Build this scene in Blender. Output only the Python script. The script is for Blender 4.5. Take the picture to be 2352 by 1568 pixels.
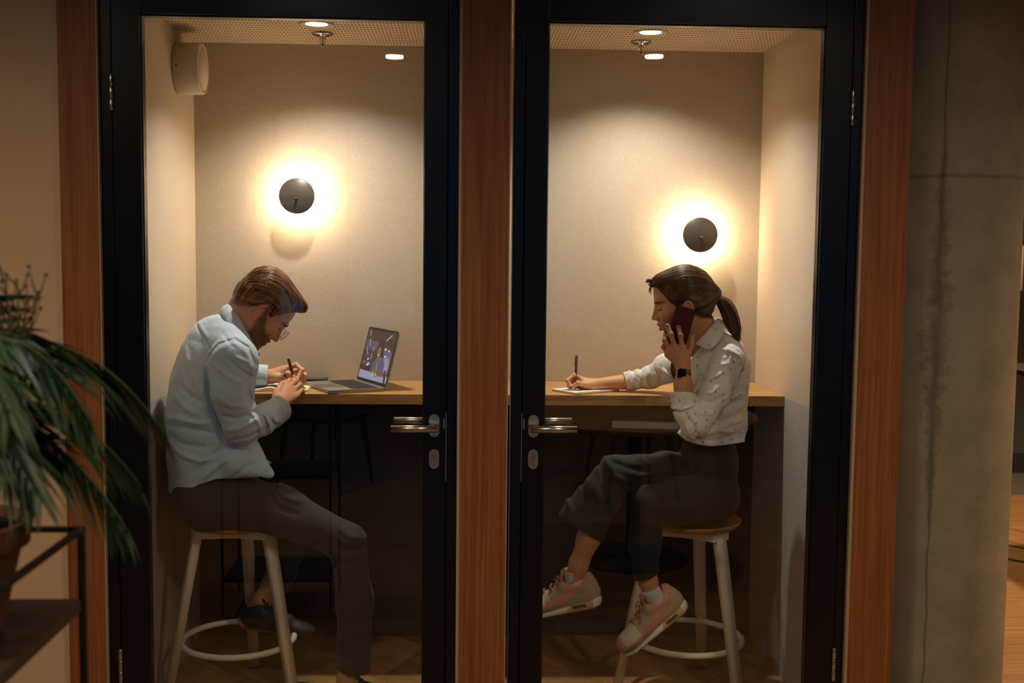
import bpy, bmesh, math, random
import numpy as np
from mathutils import Vector, Matrix
random.seed(7); np.random.seed(7)
PI = math.pi
S = bpy.context.scene
COL = S.collection
for o in list(bpy.data.objects): bpy.data.objects.remove(o)

# ---------------------------------------------------------------- camera
FPX, PITCH, YAW, ROLL = 2652.0, -0.0811, 0.0423, -0.0107
CAM = np.array([-0.0593, -3.2, 1.555])
_r = np.array([math.cos(YAW), -math.sin(YAW), 0.0])
_f = np.array([math.sin(YAW)*math.cos(PITCH), math.cos(YAW)*math.cos(PITCH), math.sin(PITCH)])
_u = np.cross(_r, _f)
cd = bpy.data.cameras.new('camera'); cam = bpy.data.objects.new('camera', cd); COL.objects.link(cam)
R3 = np.array([_r*math.cos(ROLL)-_u*math.sin(ROLL), _r*math.sin(ROLL)+_u*math.cos(ROLL), -_f])
M = Matrix(R3.T.tolist()).to_4x4(); M.translation = Vector(CAM.tolist()); cam.matrix_world = M
cd.sensor_width = 36.0; cd.lens = FPX/2352*36.0; cd.clip_start = 0.05
cd.dof.use_dof = True; cd.dof.focus_distance = 3.9; cd.dof.aperture_fstop = 4.5
S.camera = cam
def at(px, py, y):
    """world point on the plane y seen at that place of the photograph (used as a tape measure)"""
    a = (px-1176)/FPX; b = -(py-784)/FPX
    a, b = a*math.cos(ROLL)+b*math.sin(ROLL), -a*math.sin(ROLL)+b*math.cos(ROLL)
    d = a*_r+b*_u+_f
    return CAM+d*((y-CAM[1])/d[1])

# ---------------------------------------------------------------- world, lamps, exposure
W = bpy.data.worlds.new('world'); S.world = W; W.use_nodes = True
W.node_tree.nodes['Background'].inputs[0].default_value = (0.10, 0.14, 0.22, 1)
W.node_tree.nodes['Background'].inputs[1].default_value = 0.05
S.view_settings.view_transform = 'Standard'; S.view_settings.look = 'None'
S.view_settings.exposure = 0.22; S.view_settings.gamma = 1.0
S.view_settings.use_curve_mapping = False
WARM = (1.0, 0.70, 0.42)
def lamp(name, kind, loc, power, color, aim=(0, 0, -1), **kw):
    l = bpy.data.lights.new(name, kind); l.energy = power; l.color = color
    for k, v in kw.items(): setattr(l, k, v)
    o = bpy.data.objects.new(name, l); COL.objects.link(o); o.location = loc
    o.rotation_euler = Vector(aim).to_track_quat('-Z', 'Y').to_euler()
    return o
DOWN = [(-0.579, 0.932), (0.600, 0.970)]
for x, y in DOWN:      # the recessed downlights of the two booths
    lamp('downlight_lamp', 'SPOT', (x, y, 2.318), 56, (1.0, 0.91, 0.78), spot_size=math.radians(128), spot_blend=0.8, shadow_soft_size=0.022)
lamp('table_fill_spot', 'SPOT', (.80, -2.42, 2.88), 70, WARM, spot_size=math.radians(38), spot_blend=0.5, shadow_soft_size=0.05)  # unseen spot added to brighten the table's mirror image
HALL = [(-0.555, -4.98), (1.239, -4.78), (-1.9, -2.2), (1.6, -2.5), (2.9, 2.6), (0.5, -7.4), (4.4, 0.6), (-0.75, -1.7), (1.05, -1.7)]
for i, (x, y) in enumerate(HALL):   # ceiling spots of the hall; the last two are unseen fill added for the booths
    lamp('hall_lamp_or_fill', 'SPOT', (x, y, 2.88), [30, 26, 100, 90, 270, 26, 380, 22, 22][i], WARM if i < 7 else (1.0, .92, .84), spot_size=math.radians(155), spot_blend=0.6, shadow_soft_size=0.06)

# ---------------------------------------------------------------- helpers
def tag(o, label=None, cat=None, group=None, kind=None):
    if label: o['label'] = label
    if cat: o['category'] = cat
    if group: o['group'] = group
    if kind: o['kind'] = kind
    return o
def empty(name, loc, label, cat, group=None, rz=0):
    o = bpy.data.objects.new(name, None); COL.objects.link(o); o.location = [float(v) for v in loc]; o.rotation_euler = (0, 0, rz)
    o.empty_display_size = 0.1
    return tag(o, label, cat, group)
def link(name, me, mat, parent=None):
    o = bpy.data.objects.new(name, me); COL.objects.link(o)
    if mat is not None:
        for m in (mat if isinstance(mat, list) else [mat]): me.materials.append(m)
    if parent is not None:
        o.parent = parent
    return o
class MB:
    """collects shapes of ONE part in world coordinates"""
    def __init__(s): s.bm = bmesh.new()
    def box(s, x0, x1, y0, y1, z0, z1, bev=0.0, mi=0, mat=None, seg=2):
        b = bmesh.new(); bmesh.ops.create_cube(b, size=1)
        for v in b.verts: v.co = Vector(((x0+x1)/2+v.co.x*(x1-x0), (y0+y1)/2+v.co.y*(y1-y0), (z0+z1)/2+v.co.z*(z1-z0)))
        if bev: bmesh.ops.bevel(b, geom=b.edges[:], offset=bev, segments=seg, affect='EDGES', profile=0.7)
        return s._add(b, mi, mat)
    def _add(s, b, mi=0, mat=None, smooth=False):
        if mat is not None: bmesh.ops.transform(b, matrix=mat, verts=b.verts)
        for f in b.faces: f.material_index = mi; f.smooth = smooth or f.smooth
        me = bpy.data.meshes.new('t'); b.to_mesh(me); b.free(); s.bm.from_mesh(me); bpy.data.meshes.remove(me)
        return s
    def tube(s, pts, r, n=12, mi=0, closed=False, caps=True, flat=None):
        oo = PI/4 if n == 4 else 0.0
        pts = [np.array(p, float) for p in pts]; rs = r if hasattr(r, '__len__') else [r]*len(pts)
        b = bmesh.new(); rings = []; N = len(pts); prev = None
        for i, p in enumerate(pts):
            t = (pts[(i+1) % N]-pts[i-1]) if closed else (pts[min(i+1, N-1)]-pts[max(i-1, 0)])
            t = t/(np.linalg.norm(t)+1e-12)
            if prev is None:
                a = np.array([0, 0, 1.0]) if abs(t[2]) < .9 else np.array([0, 1.0, 0])
                if flat is not None: a = np.array(flat, float)
            else: a = prev
            e1 = a-t*(a@t); e1 /= np.linalg.norm(e1)+1e-12; e2 = np.cross(t, e1); prev = e1
            rr = rs[i]; ra, rb = rr if hasattr(rr, '__len__') else (rr, rr)
            rings.append([b.verts.new(p+e1*ra*math.cos(k*2*PI/n+oo)+e2*rb*math.sin(k*2*PI/n+oo)) for k in range(n)])
        for i in range(N if closed else N-1):
            A, B = rings[i], rings[(i+1) % N]
            for k in range(n): b.faces.new((A[k], A[(k+1) % n], B[(k+1) % n], B[k])).smooth = True
        if caps and not closed:
            b.faces.new(rings[0][::-1]); b.faces.new(rings[-1])
        return s._add(b, mi)
    def lathe(s, prof, n=32, mi=0, mat=None, smooth=True):
        b = bmesh.new(); rings = []
        for r, z in prof:
            rings.append([b.verts.new((r*math.cos(k*2*PI/n), r*math.sin(k*2*PI/n), z)) for k in range(n)] if r > 1e-6 else [b.verts.new((0, 0, z))])
        for A, B in zip(rings, rings[1:]):
            for k in range(n):
                k2 = (k+1) % n
                if len(A) == 1 and len(B) == 1: continue
                if len(A) == 1: f = b.faces.new((A[0], B[k], B[k2]))
                elif len(B) == 1: f = b.faces.new((A[k2], A[k], B[0]))
                else: f = b.faces.new((A[k2], A[k], B[k], B[k2]))
                f.smooth = smooth
        return s._add(b, mi, mat)
    def prism(s, poly, z0, z1, mi=0, mat=None, bev=0):
        b = bmesh.new(); lo = [b.verts.new((x, y, z0)) for x, y in poly]; hi = [b.verts.new((x, y, z1)) for x, y in poly]
        b.faces.new(lo[::-1]); b.faces.new(hi)
        for i in range(len(poly)): j = (i+1) % len(poly); b.faces.new((lo[i], lo[j], hi[j], hi[i]))
        if bev: bmesh.ops.bevel(b, geom=b.edges[:], offset=bev, segments=2, affect='EDGES')
        return s._add(b, mi, mat)
    def build(s, name, mat, parent=None):
        me = bpy.data.meshes.new(name)
        bmesh.ops.recalc_face_normals(s.bm, faces=s.bm.faces)
        if parent is not None:       # keep world placement under an unscaled parent chain
            bmesh.ops.transform(s.bm, matrix=world_of(parent).inverted(), verts=s.bm.verts)
        s.bm.to_mesh(me); s.bm.free()
        return link(name, me, mat, parent)
def world_of(o):
    m = Matrix.Translation(o.location) @ o.rotation_euler.to_matrix().to_4x4()
    return world_of(o.parent) @ m if o.parent else m
def trs(loc, rx=0, ry=0, rz=0):
    from mathutils import Euler
    return Matrix.Translation(Vector([float(v) for v in loc])) @ Euler((rx, ry, rz)).to_matrix().to_4x4()
def rrect(w, h, r, n=6):
    pts = []
    for cx, cy, a0 in ((w/2-r, h/2-r, 0), (-w/2+r, h/2-r, 90), (-w/2+r, -h/2+r, 180), (w/2-r, -h/2+r, 270)):
        for k in range(n+1):
            a = math.radians(a0+90*k/n); pts.append((cx+r*math.cos(a), cy+r*math.sin(a)))
    return pts

# ---------------------------------------------------------------- materials
def mat(name, color, rough=0.5, metal=0.0, emit=None, estr=0.0, noise=None, bump=None, grain=None, spec=None, sheen=0, vcol=None, coat=0, sss=0):
    m = bpy.data.materials.new(name); m.use_nodes = True; nt = m.node_tree; N = nt.nodes; L = nt.links
    p = N['Principled BSDF']; c = (*color, 1)
    p.inputs['Base Color'].default_value = c; p.inputs['Roughness'].default_value = rough; p.inputs['Metallic'].default_value = metal
    if spec is not None: p.inputs['Specular IOR Level'].default_value = spec
    if sheen: p.inputs['Sheen Weight'].default_value = sheen; p.inputs['Sheen Roughness'].default_value = 0.4
    if coat: p.inputs['Coat Weight'].default_value = coat
    if sss:
        p.inputs['Subsurface Weight'].default_value = sss; p.inputs['Subsurface Radius'].default_value = (0.02, 0.008, 0.004); p.inputs['Subsurface Scale'].default_value = 0.3
    if emit: p.inputs['Emission Color'].default_value = (*emit, 1); p.inputs['Emission Strength'].default_value = estr
    src = None
    tc = N.new('ShaderNodeTexCoord')
    if vcol:
        a = N.new('ShaderNodeVertexColor'); a.layer_name = vcol; src = a.outputs['Color']
    if grain:     # (colour2, scale vector, contrast) wood grain
        c2, sc, k = grain
        mp = N.new('ShaderNodeMapping'); mp.inputs['Scale'].default_value = sc; L.new(tc.outputs['Object'], mp.inputs[0])
        n = N.new('ShaderNodeTexNoise'); n.inputs['Scale'].default_value = 1; n.inputs['Detail'].default_value = 8; n.inputs['Roughness'].default_value = 0.62; n.inputs['Distortion'].default_value = 0.6; L.new(mp.outputs[0], n.inputs[0])
        r = N.new('ShaderNodeValToRGB'); r.color_ramp.elements[0].position = .5-k; r.color_ramp.elements[1].position = .5+k
        r.color_ramp.elements[0].color = (*c2, 1); r.color_ramp.elements[1].color = c; L.new(n.outputs['Fac'], r.inputs[0]); src = r.outputs[0]
    if noise:     # (scale, amount)  mottling
        n = N.new('ShaderNodeTexNoise'); n.inputs['Scale'].default_value = noise[0]; n.inputs['Detail'].default_value = 5; n.inputs['Roughness'].default_value = .7; L.new(tc.outputs['Object'], n.inputs[0])
        mr = N.new('ShaderNodeMapRange'); mr.inputs[1].default_value = .3; mr.inputs[2].default_value = .7; mr.inputs[3].default_value = 1-noise[1]; mr.inputs[4].default_value = 1+noise[1]; L.new(n.outputs['Fac'], mr.inputs[0])
        mx = N.new('ShaderNodeVectorMath'); mx.operation = 'SCALE'
        if src is not None: L.new(src, mx.inputs[0])
        else: mx.inputs[0].default_value = color
        L.new(mr.outputs[0], mx.inputs['Scale']); src = mx.outputs[0]
    if src is not None: L.new(src, p.inputs['Base Color'])
    if bump:      # (scale, strength, distance)
        n = N.new('ShaderNodeTexNoise'); n.inputs['Scale'].default_value = bump[0]; n.inputs['Detail'].default_value = 4
        L.new(tc.outputs['Object'], n.inputs[0])
        b = N.new('ShaderNodeBump'); b.inputs['Strength'].default_value = bump[1]; b.inputs['Distance'].default_value = bump[2]
        L.new(n.outputs['Fac'], b.inputs['Height']); L.new(b.outputs[0], p.inputs['Normal'])
    return m
def nodes_of(m): return m.node_tree.nodes, m.node_tree.links, m.node_tree.nodes['Principled BSDF']
m_black = mat('black_frame', (0.002, 0.003, 0.008), rough=0.28, spec=0.36)
m_post = mat('oak_veneer', (0.30, 0.115, 0.038), rough=0.5, grain=((0.17, 0.054, 0.015), (110, 110, 2.5), .17), spec=.3)
m_edge = mat('pale_edge_strip', (0.40, 0.29, 0.18), rough=.6)
m_felt = mat('beige_felt', (0.450, 0.378, 0.298), rough=.95, noise=(260, .14), bump=(420, .3, .002), spec=.1)
m_felt2 = mat('pale_felt', (0.58, 0.485, 0.37), rough=.95, noise=(150, .06), bump=(400, .25, .002), spec=.1)
m_feltg = mat('grey_felt', (0.42, 0.40, 0.375), rough=.95, noise=(260, .45), bump=(500, .3, .002), spec=.1)
m_plaster = mat('cream_plaster', (0.56, 0.40, 0.25), rough=.9, noise=(4, .03))
m_dark = mat('dark_paint', (0.035, 0.03, 0.03), rough=.8)
m_white_metal = mat('white_powder_coat', (0.78, 0.70, 0.58), rough=.4, noise=(8, .04))
m_desk = mat('oak_worktop', (0.56, 0.335, 0.135), rough=.42, grain=((0.36, 0.185, 0.060), (2.5, 55, 55), .13), spec=.35)
m_seat = mat('birch_ply_seat', (0.42, 0.20, 0.07), rough=.5, grain=((0.30, 0.13, 0.04), (3, 40, 40), .25))
m_steel = mat('brushed_steel', (0.52, 0.50, 0.47), rough=.30, metal=1.0)
m_chrome = mat('chrome', (0.6, 0.58, 0.55), rough=.12, metal=1.0)
m_cream = mat('cream_plastic', (0.60, 0.52, 0.42), rough=.5)
m_disc = mat('dark_bronze_disc', (0.10, 0.078, 0.062), rough=.38, metal=.2)
m_paper = mat('paper', (0.78, 0.76, 0.70), rough=.8)
m_led = mat('led_ring', (1, .9, .7), emit=(1.0, .84, .60), estr=98)
m_fill_glow = mat('fill_glow', (1, .9, .7), emit=(1.0, .70, .40), estr=62)  # glow added for extra warm light in the booths
m_led2 = mat('downlight_lens', (1, 1, 1), emit=(.92, .86, 1.0), estr=6)
m_lens = mat('hall_lamp_lens', (1, 1, 1), emit=(1.0, .86, .60), estr=55)
# glass: clear pane with angle-dependent mirror reflection
m_glass = bpy.data.materials.new('glass'); m_glass.use_nodes = True
N = m_glass.node_tree.nodes; L = m_glass.node_tree.links; N.clear()
o_ = N.new('ShaderNodeOutputMaterial'); t_ = N.new('ShaderNodeBsdfTransparent'); g_ = N.new('ShaderNodeBsdfGlossy'); mx = N.new('ShaderNodeMixShader')
t_.inputs[0].default_value = (.97, .98, .97, 1); g_.inputs['Roughness'].default_value = 0.0
lw = N.new('ShaderNodeLayerWeight'); pw = N.new('ShaderNodeMath'); pw.operation = 'POWER'; pw.inputs[1].default_value = 5
ma = N.new('ShaderNodeMath'); ma.operation = 'MULTIPLY_ADD'; ma.inputs[1].default_value = .95; ma.inputs[2].default_value = .04
L.new(lw.outputs['Facing'], pw.inputs[0]); L.new(pw.outputs[0], ma.inputs[0]); L.new(ma.outputs[0], mx.inputs[0])
L.new(t_.outputs[0], mx.inputs[1]); L.new(g_.outputs[0], mx.inputs[2]); L.new(mx.outputs[0], o_.inputs[0])
# perforated ceiling panel
m_perf = mat('perforated_panel', (0.62, 0.50, 0.36), rough=.8)
N, L, p = nodes_of(m_perf)
tc = N.new('ShaderNodeTexCoord'); mp = N.new('ShaderNodeMapping'); mp.inputs['Scale'].default_value = (80, 24, 0); L.new(tc.outputs['Object'], mp.inputs[0])
fr = N.new('ShaderNodeVectorMath'); fr.operation = 'FRACTION'; L.new(mp.outputs[0], fr.inputs[0])
su = N.new('ShaderNodeVectorMath'); su.operation = 'SUBTRACT'; su.inputs[1].default_value = (.5, .5, 0); L.new(fr.outputs[0], su.inputs[0])
le = N.new('ShaderNodeVectorMath'); le.operation = 'LENGTH'; L.new(su.outputs[0], le.inputs[0])
cr = N.new('ShaderNodeValToRGB'); cr.color_ramp.elements[0].position = .22; cr.color_ramp.elements[0].color = (.16, .10, .055, 1); cr.color_ramp.elements[1].position = .30; cr.color_ramp.elements[1].color = (.66, .53, .38, 1)
L.new(le.outputs['Value'], cr.inputs[0]); L.new(cr.outputs[0], p.inputs['Base Color'])
# plank floor
def floor_mat(name, c1, c2, rz, bw=1.2, rh=.11):
    m = mat(name, c1, rough=.42, spec=.35); N, L, p = nodes_of(m)
    tc = N.new('ShaderNodeTexCoord'); mp = N.new('ShaderNodeMapping'); mp.inputs['Rotation'].default_value = (0, 0, rz); L.new(tc.outputs['Object'], mp.inputs[0])
    b = N.new('ShaderNodeTexBrick'); b.inputs['Scale'].default_value = 1; b.inputs['Brick Width'].default_value = bw; b.inputs['Row Height'].default_value = rh; b.inputs['Mortar Size'].default_value = .0012
    b.inputs['Color1'].default_value = (*c1, 1); b.inputs['Color2'].default_value = (*c2, 1); b.inputs['Mortar'].default_value = (.06, .03, .012, 1); b.inputs['Mortar Smooth'].default_value = .3
    L.new(mp.outputs[0], b.inputs[0])
    mp2 = N.new('ShaderNodeMapping'); mp2.inputs['Scale'].default_value = (3, 50, 1); L.new(mp.outputs[0], mp2.inputs[0])
    n = N.new('ShaderNodeTexNoise'); n.inputs['Scale'].default_value = 1; n.inputs['Detail'].default_value = 6; L.new(mp2.outputs[0], n.inputs[0])
    mr = N.new('ShaderNodeMapRange'); mr.inputs[1].default_value = .3; mr.inputs[2].default_value = .7; mr.inputs[3].default_value = .78; mr.inputs[4].default_value = 1.15; L.new(n.outputs['Fac'], mr.inputs[0])
    sc = N.new('ShaderNodeVectorMath'); sc.operation = 'SCALE'; L.new(b.outputs['Color'], sc.inputs[0]); L.new(mr.outputs[0], sc.inputs['Scale']); L.new(sc.outputs[0], p.inputs['Base Color'])
    return m
m_floor = floor_mat('oak_planks', (0.34, 0.185, 0.07), (0.29, 0.145, 0.05), 0.0)
m_floor_b = floor_mat('oak_herringbone', (0.44, 0.24, 0.09), (0.36, 0.185, 0.065), 0.785, .5, .09)
# concrete
m_conc = mat('concrete', (0.25, 0.215, 0.145), rough=.85, noise=(5, .22), bump=(60, .25, .004)); N, L, p = nodes_of(m_conc)
src = p.inputs['Base Color'].links[0].from_socket
tc = N.new('ShaderNodeTexCoord'); sx = N.new('ShaderNodeSeparateXYZ'); L.new(tc.outputs['Object'], sx.inputs[0])
def mth(op, a, b=None, c=None):
    n = N.new('ShaderNodeMath'); n.operation = op
    for i, v in enumerate((a, b, c)):
        if v is None: continue
        if hasattr(v, 'links'): L.new(v, n.inputs[i])
        else: n.inputs[i].default_value = v
    return n.outputs[0]
nz = N.new('ShaderNodeTexNoise'); nz.inputs['Scale'].default_value = 9; nz.inputs['Detail'].default_value = 8; L.new(tc.outputs['Object'], nz.inputs[0])
ang = mth('ARCTAN2', sx.outputs['Y'], sx.outputs['X'])
da = mth('ABSOLUTE', mth('ADD', ang, mth('MULTIPLY_ADD', nz.outputs['Fac'], .10, 2.02-.05)))
nf = N.new('ShaderNodeTexNoise'); nf.inputs['Scale'].default_value = 45; nf.inputs['Detail'].default_value = 6; L.new(tc.outputs['Object'], nf.inputs[0])
zw = mth('MAXIMUM', mth('MULTIPLY_ADD', mth('ABSOLUTE', mth('SUBTRACT', sx.outputs['Z'], 1.33)), -1.7, 1.0), 0.0)
wid = mth('MULTIPLY_ADD', mth('MULTIPLY', zw, mth('POWER', nf.outputs['Fac'], 2.0)), .75, .022)
crack = mth('SMOOTH_MIN', mth('DIVIDE', da, wid), 1.0, .2)
dz = mth('ABSOLUTE', mth('SUBTRACT', sx.outputs['Z'], mth('MULTIPLY_ADD', nz.outputs['Fac'], .01, 1.765)))
seam = mth('SMOOTH_MIN', mth('DIVIDE', dz, .008), 1.0, .2)
vo = N.new('ShaderNodeTexVoronoi'); vo.inputs['Scale'].default_value = 32; L.new(tc.outputs['Object'], vo.inputs[0])
pit = mth('SMOOTH_MIN', mth('DIVIDE', vo.outputs['Distance'], .11), 1.0, .1)
tot = mth('MULTIPLY', mth('MULTIPLY_ADD', crack, .55, .45), mth('MULTIPLY_ADD', seam, .4, .6)); tot = mth('MULTIPLY', tot, mth('MULTIPLY_ADD', pit, .45, .55))
sc = N.new('ShaderNodeVectorMath'); sc.operation = 'SCALE'; L.new(src, sc.inputs[0]); L.new(tot, sc.inputs['Scale']); L.new(sc.outputs[0], p.inputs['Base Color'])

# ---------------------------------------------------------------- the hall and the two booths
def struct(name, boxes, m, parent=None, bev=0):
    b = MB()
    for bx in boxes: b.box(*bx, bev=bev)
    o = b.build(name, m, parent)
    if parent is None: o['kind'] = 'structure'
    return o
ZC, YB, XW = 2.3255, 1.3435, 1.100
struct('floor', [(-3.5, 6, -8.5, 0.0, -.1, 0), (-3.5, -1.17, 0.0, 4.0, -.1, 0), (1.17, 6, 0.0, 4.0, -.1, 0)], m_floor)
struct('floor_booths', [(-1.17, 1.17, 0.0, 1.42, -.1, 0)], m_floor_b)
struct('floor_grey', [(-3.5, 6.5, 4.0, 7.0, -.1, 0.002)], mat('grey_carpet', (.10, .085, .065), rough=.9))
struct('ceiling', [(-3.5, 6.5, -8.5, 7.0, 2.9, 3.0)], m_dark)
struct('wall_rear', [(-3.5, 6.5, -8.6, -8.5, 0, 3)], m_dark)
win = struct('window_1', [(-1.9, .15, -8.5, -8.47, .75, 2.85), (.40, 1.10, -8.5, -8.47, .75, 2.85), (3.2, 4.8, -8.5, -8.47, .75, 2.85)], mat('dusk_window', (.01, .015, .02), rough=.1, emit=(.14, .50, .80), estr=.36))
struct('window_2', [(x, x+.05, -8.47, -8.44, .7, 2.9) for x in (-1.95, -1.25, -.55, .13)]+[(-1.95, .18, -8.47, -8.44, z, z+.05) for z in (.7, 2.0, 2.85)], m_black)
struct('wall_far', [(-3.5, 6.5, 4.75, 4.85, 0, 3)], mat('charcoal_wall', (.055, .045, .042), rough=.7))
struct('baseboard_far', [(-3.5, 6.5, 4.725, 4.75, 0, .14)], mat('black_baseboard', (.012, .012, .016), rough=.6))
struct('wall_east', [(6.0, 6.1, -8.5, 4.75, 0, 3)], m_dark)
struct('wall_west', [(-3.6, -3.5, -8.5, 4.75, 0, 3)], m_dark)
struct('wall_facade', [(-3.5, -1.149, 0.004, 0.10, 0, 2.9)], m_plaster)
struct('wall_facade_top', [(-1.149, 1.175, 0.0, 0.10, 2.42, 2.9)], m_post)
for i, (a, b) in enumerate([(-1.149, -1.049), (-0.066, 0.062), (1.050, 1.175)]):
    struct('trim_%d' % (i+1), [(a, b, -0.015, 0.10, 0, 2.42)], m_post, bev=.0015)
for i, (a, b) in enumerate([(-1.049, -1.045), (-0.075, -0.066), (0.062, 0.066), (1.041, 1.050)]):
    struct('trim_%d' % (i+4), [(a, b, -0.012, 0.09, 0, 2.42)], m_edge)
# booth shell: upper felt, lower grey carpet panel
def wall2(name, x0, x1, y0, y1, m_up, m_low=None, split=1.026):
    m_low = m_low or m_feltg
    b = MB(); b.box(x0, x1, y0, y1, split, ZC+.3, mi=0); b.box(x0, x1, y0, y1, 0, split, mi=1)
    o = b.build(name, [m_up, m_low]); o['kind'] = 'structure'; return o
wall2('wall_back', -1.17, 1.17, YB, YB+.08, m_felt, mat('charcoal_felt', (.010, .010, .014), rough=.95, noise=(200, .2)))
wall2('wall_left', -1.17, -XW, 0.10, YB, m_felt2)
wall2('wall_right', XW+.007, 1.17, 0.10, YB, m_felt2)
wall2('wall_middle', -0.055, 0.055, 0.10, YB, m_felt2)
b = MB(); b.box(-XW, -.055, .06, YB, ZC, ZC+.02); b.box(.055, XW+.007, .06, YB, ZC, ZC+.02); b.build('ceiling_booths', m_perf)['kind'] = 'structure'
struct('light_block_slab', [(-1.17, 1.17, .10, YB+.08, ZC+.30, ZC+.34)], m_dark)  # unseen slab added to block light from above
for i, (a, b) in enumerate([(-XW, -.055), (.055, XW+.007)]):
    struct('baseboard_%d' % (i+1), [(a, b, YB-.012, YB, 0, .07)], m_dark)

# ---------------------------------------------------------------- the two glazed doors
def door(idx, s):
    """s=+1: left booth (hinges left); s=-1: mirrored"""
    X = lambda a: (min(a)*1.0, max(a)*1.0)
    def bx(mb, a, b, y0, y1, z0, z1, bev=.002):
        a, b = (a, b) if s > 0 else (-b, -a)
        mb.box(a, b, y0, y1, z0, z1, bev=bev)
    r = bpy.data.objects.new('door_%d' % idx, None); COL.objects.link(r); r['kind'] = 'structure'; r.location = (-.57*s, .03, 0)
    f = MB(); bx(f, -1.045, -1.014, .004, .09, 0, 2.42); bx(f, -.104, -.075, .004, .09, 0, 2.42); bx(f, -1.014, -.104, .004, .09, 2.262, 2.42); bx(f, -1.02, -.998, .0515, .09, 0, 2.27, 0); bx(f, -.118, -.10, .0515, .09, 0, 2.27, 0); bx(f, -1.0, -.116, .0515, .09, 2.25, 2.27, 0); f.build('door_frame', m_black, r)
    l = MB(); bx(l, -1.011, -.9345, 0, .05, .008, 2.258); bx(l, -.169, -.107, 0, .05, .008, 2.258); bx(l, -.9345, -.169, 0, .05, 2.1715, 2.258); bx(l, -.9345, -.169, 0, .05, .008, .11)
    l.build('door_leaf', m_black, r)
    g = MB()
    for (a, b, c, d) in ((-.9345, -.9315, .11, 2.1715), (-.172, -.169, .11, 2.1715)): bx(g, a, b, .012, .040, c, d, bev=0)
    bx(g, -.9315, -.172, .012, .040, 2.1665, 2.1715, bev=0)
    g.build('glazing_bead', mat('bead', (.05, .035, .025), rough=.3, metal=.5), r)
    g = MB(); bx(g, -.9315, -.172, .025, .033, .11, 2.1665, bev=0); g.build('glass_pane', m_glass, r)
    for zc in ((1.96, .375) if s > 0 else (1.95, .37)):
        for k in (-1, 0, 1):
            h = MB(); x = -1.0125*s
            h.lathe([(0, -.0155), (.0055, -.0155), (.006, -.015), (.006, .015), (.0055, .0155), (0, .0155)], 16, mat=trs((x, -.004, zc+k*.0325)))
            h.build('hinge_knuckle', m_steel, r)
    for side in (-1, 1):          # outside and inside lever, rosette, key plate
        y0 = 0.0 if side < 0 else .05; d = side
        xr = -.1385*s
        ro = MB(); ro.prism(rrect(.029, .064, .0144), 0, .008, mat=trs((xr, y0, 1.058), rx=PI/2 if side < 0 else -PI/2), bev=.0015); ro.build('handle_rosette', m_steel, r)
        lv = MB(); lv.tube([(xr+.004*s, y0, 1.058), (xr+.004*s, y0+d*.05, 1.057)], .0095, 16)
        lv.tube([(xr+.010*s, y0+d*.052, 1.056), (xr-.118*s, y0+d*.052, 1.056)], .0098, 20)
        lv.build('door_handle', m_steel, r)
        kp = MB(); kp.prism(rrect(.028, .056, .0138), 0, .007, mat=trs((xr, y0, .964), rx=PI/2 if side < 0 else -PI/2), bev=.0015); kp.build('key_plate', m_steel, r)
        if side < 0:
            kc = MB(); kc.prism([(.008*math.cos(a), .008*math.sin(a)+.006) for a in np.linspace(-.9, PI+.9, 20)]+[(-.0045, -.016), (.0045, -.016)], 0, .0035, mat=trs((xr, y0-.006, .964), rx=PI/2)); c_ = kc.build('lock_cylinder', m_chrome, r)
            kc = MB(); kc.box(xr-.001, xr+.001, y0-.0102, y0-.009, .966, .974); kc.build('keyhole', m_dark, r)
    st = MB(); x = -.1055*s
    st.box(x-.001, x+.001, -.001, .02, .90, 1.095, mi=0); st.box(x-.006*(1 if s > 0 else -1)-.002, x-.006*(1 if s > 0 else -1)+.002, -.0015, .012, 1.05, 1.077)
    st.build('strike_plate', m_steel, r)
door(1, 1); door(2, -1)

# ---------------------------------------------------------------- desks
def desk(x0, x1, label):
    t = empty('wall_desk', ((x0+x1)/2, 1.13, 1.0), label, 'desk', 'oak wall desks of the two booths')
    b = MB(); b.box(x0+.001, x1-.001, .9155, YB-.001, .991, 1.028, bev=.0015); b.build('desk_top', m_desk, t)
    for x in (x0+.05, x1-.05):
        b = MB(); b.box(x-.02, x+.02, .98, YB-.002, .983, .990); b.box(x-.02, x+.02, YB-.010, YB-.002, .80, .983)
        b.build('bracket', m_black, t)
desk(-XW, -.055, 'oak wall desk in the left booth carrying the open laptop')
desk(.055, XW+.007, 'oak wall desk in the right booth carrying the spiral notebook')

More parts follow.
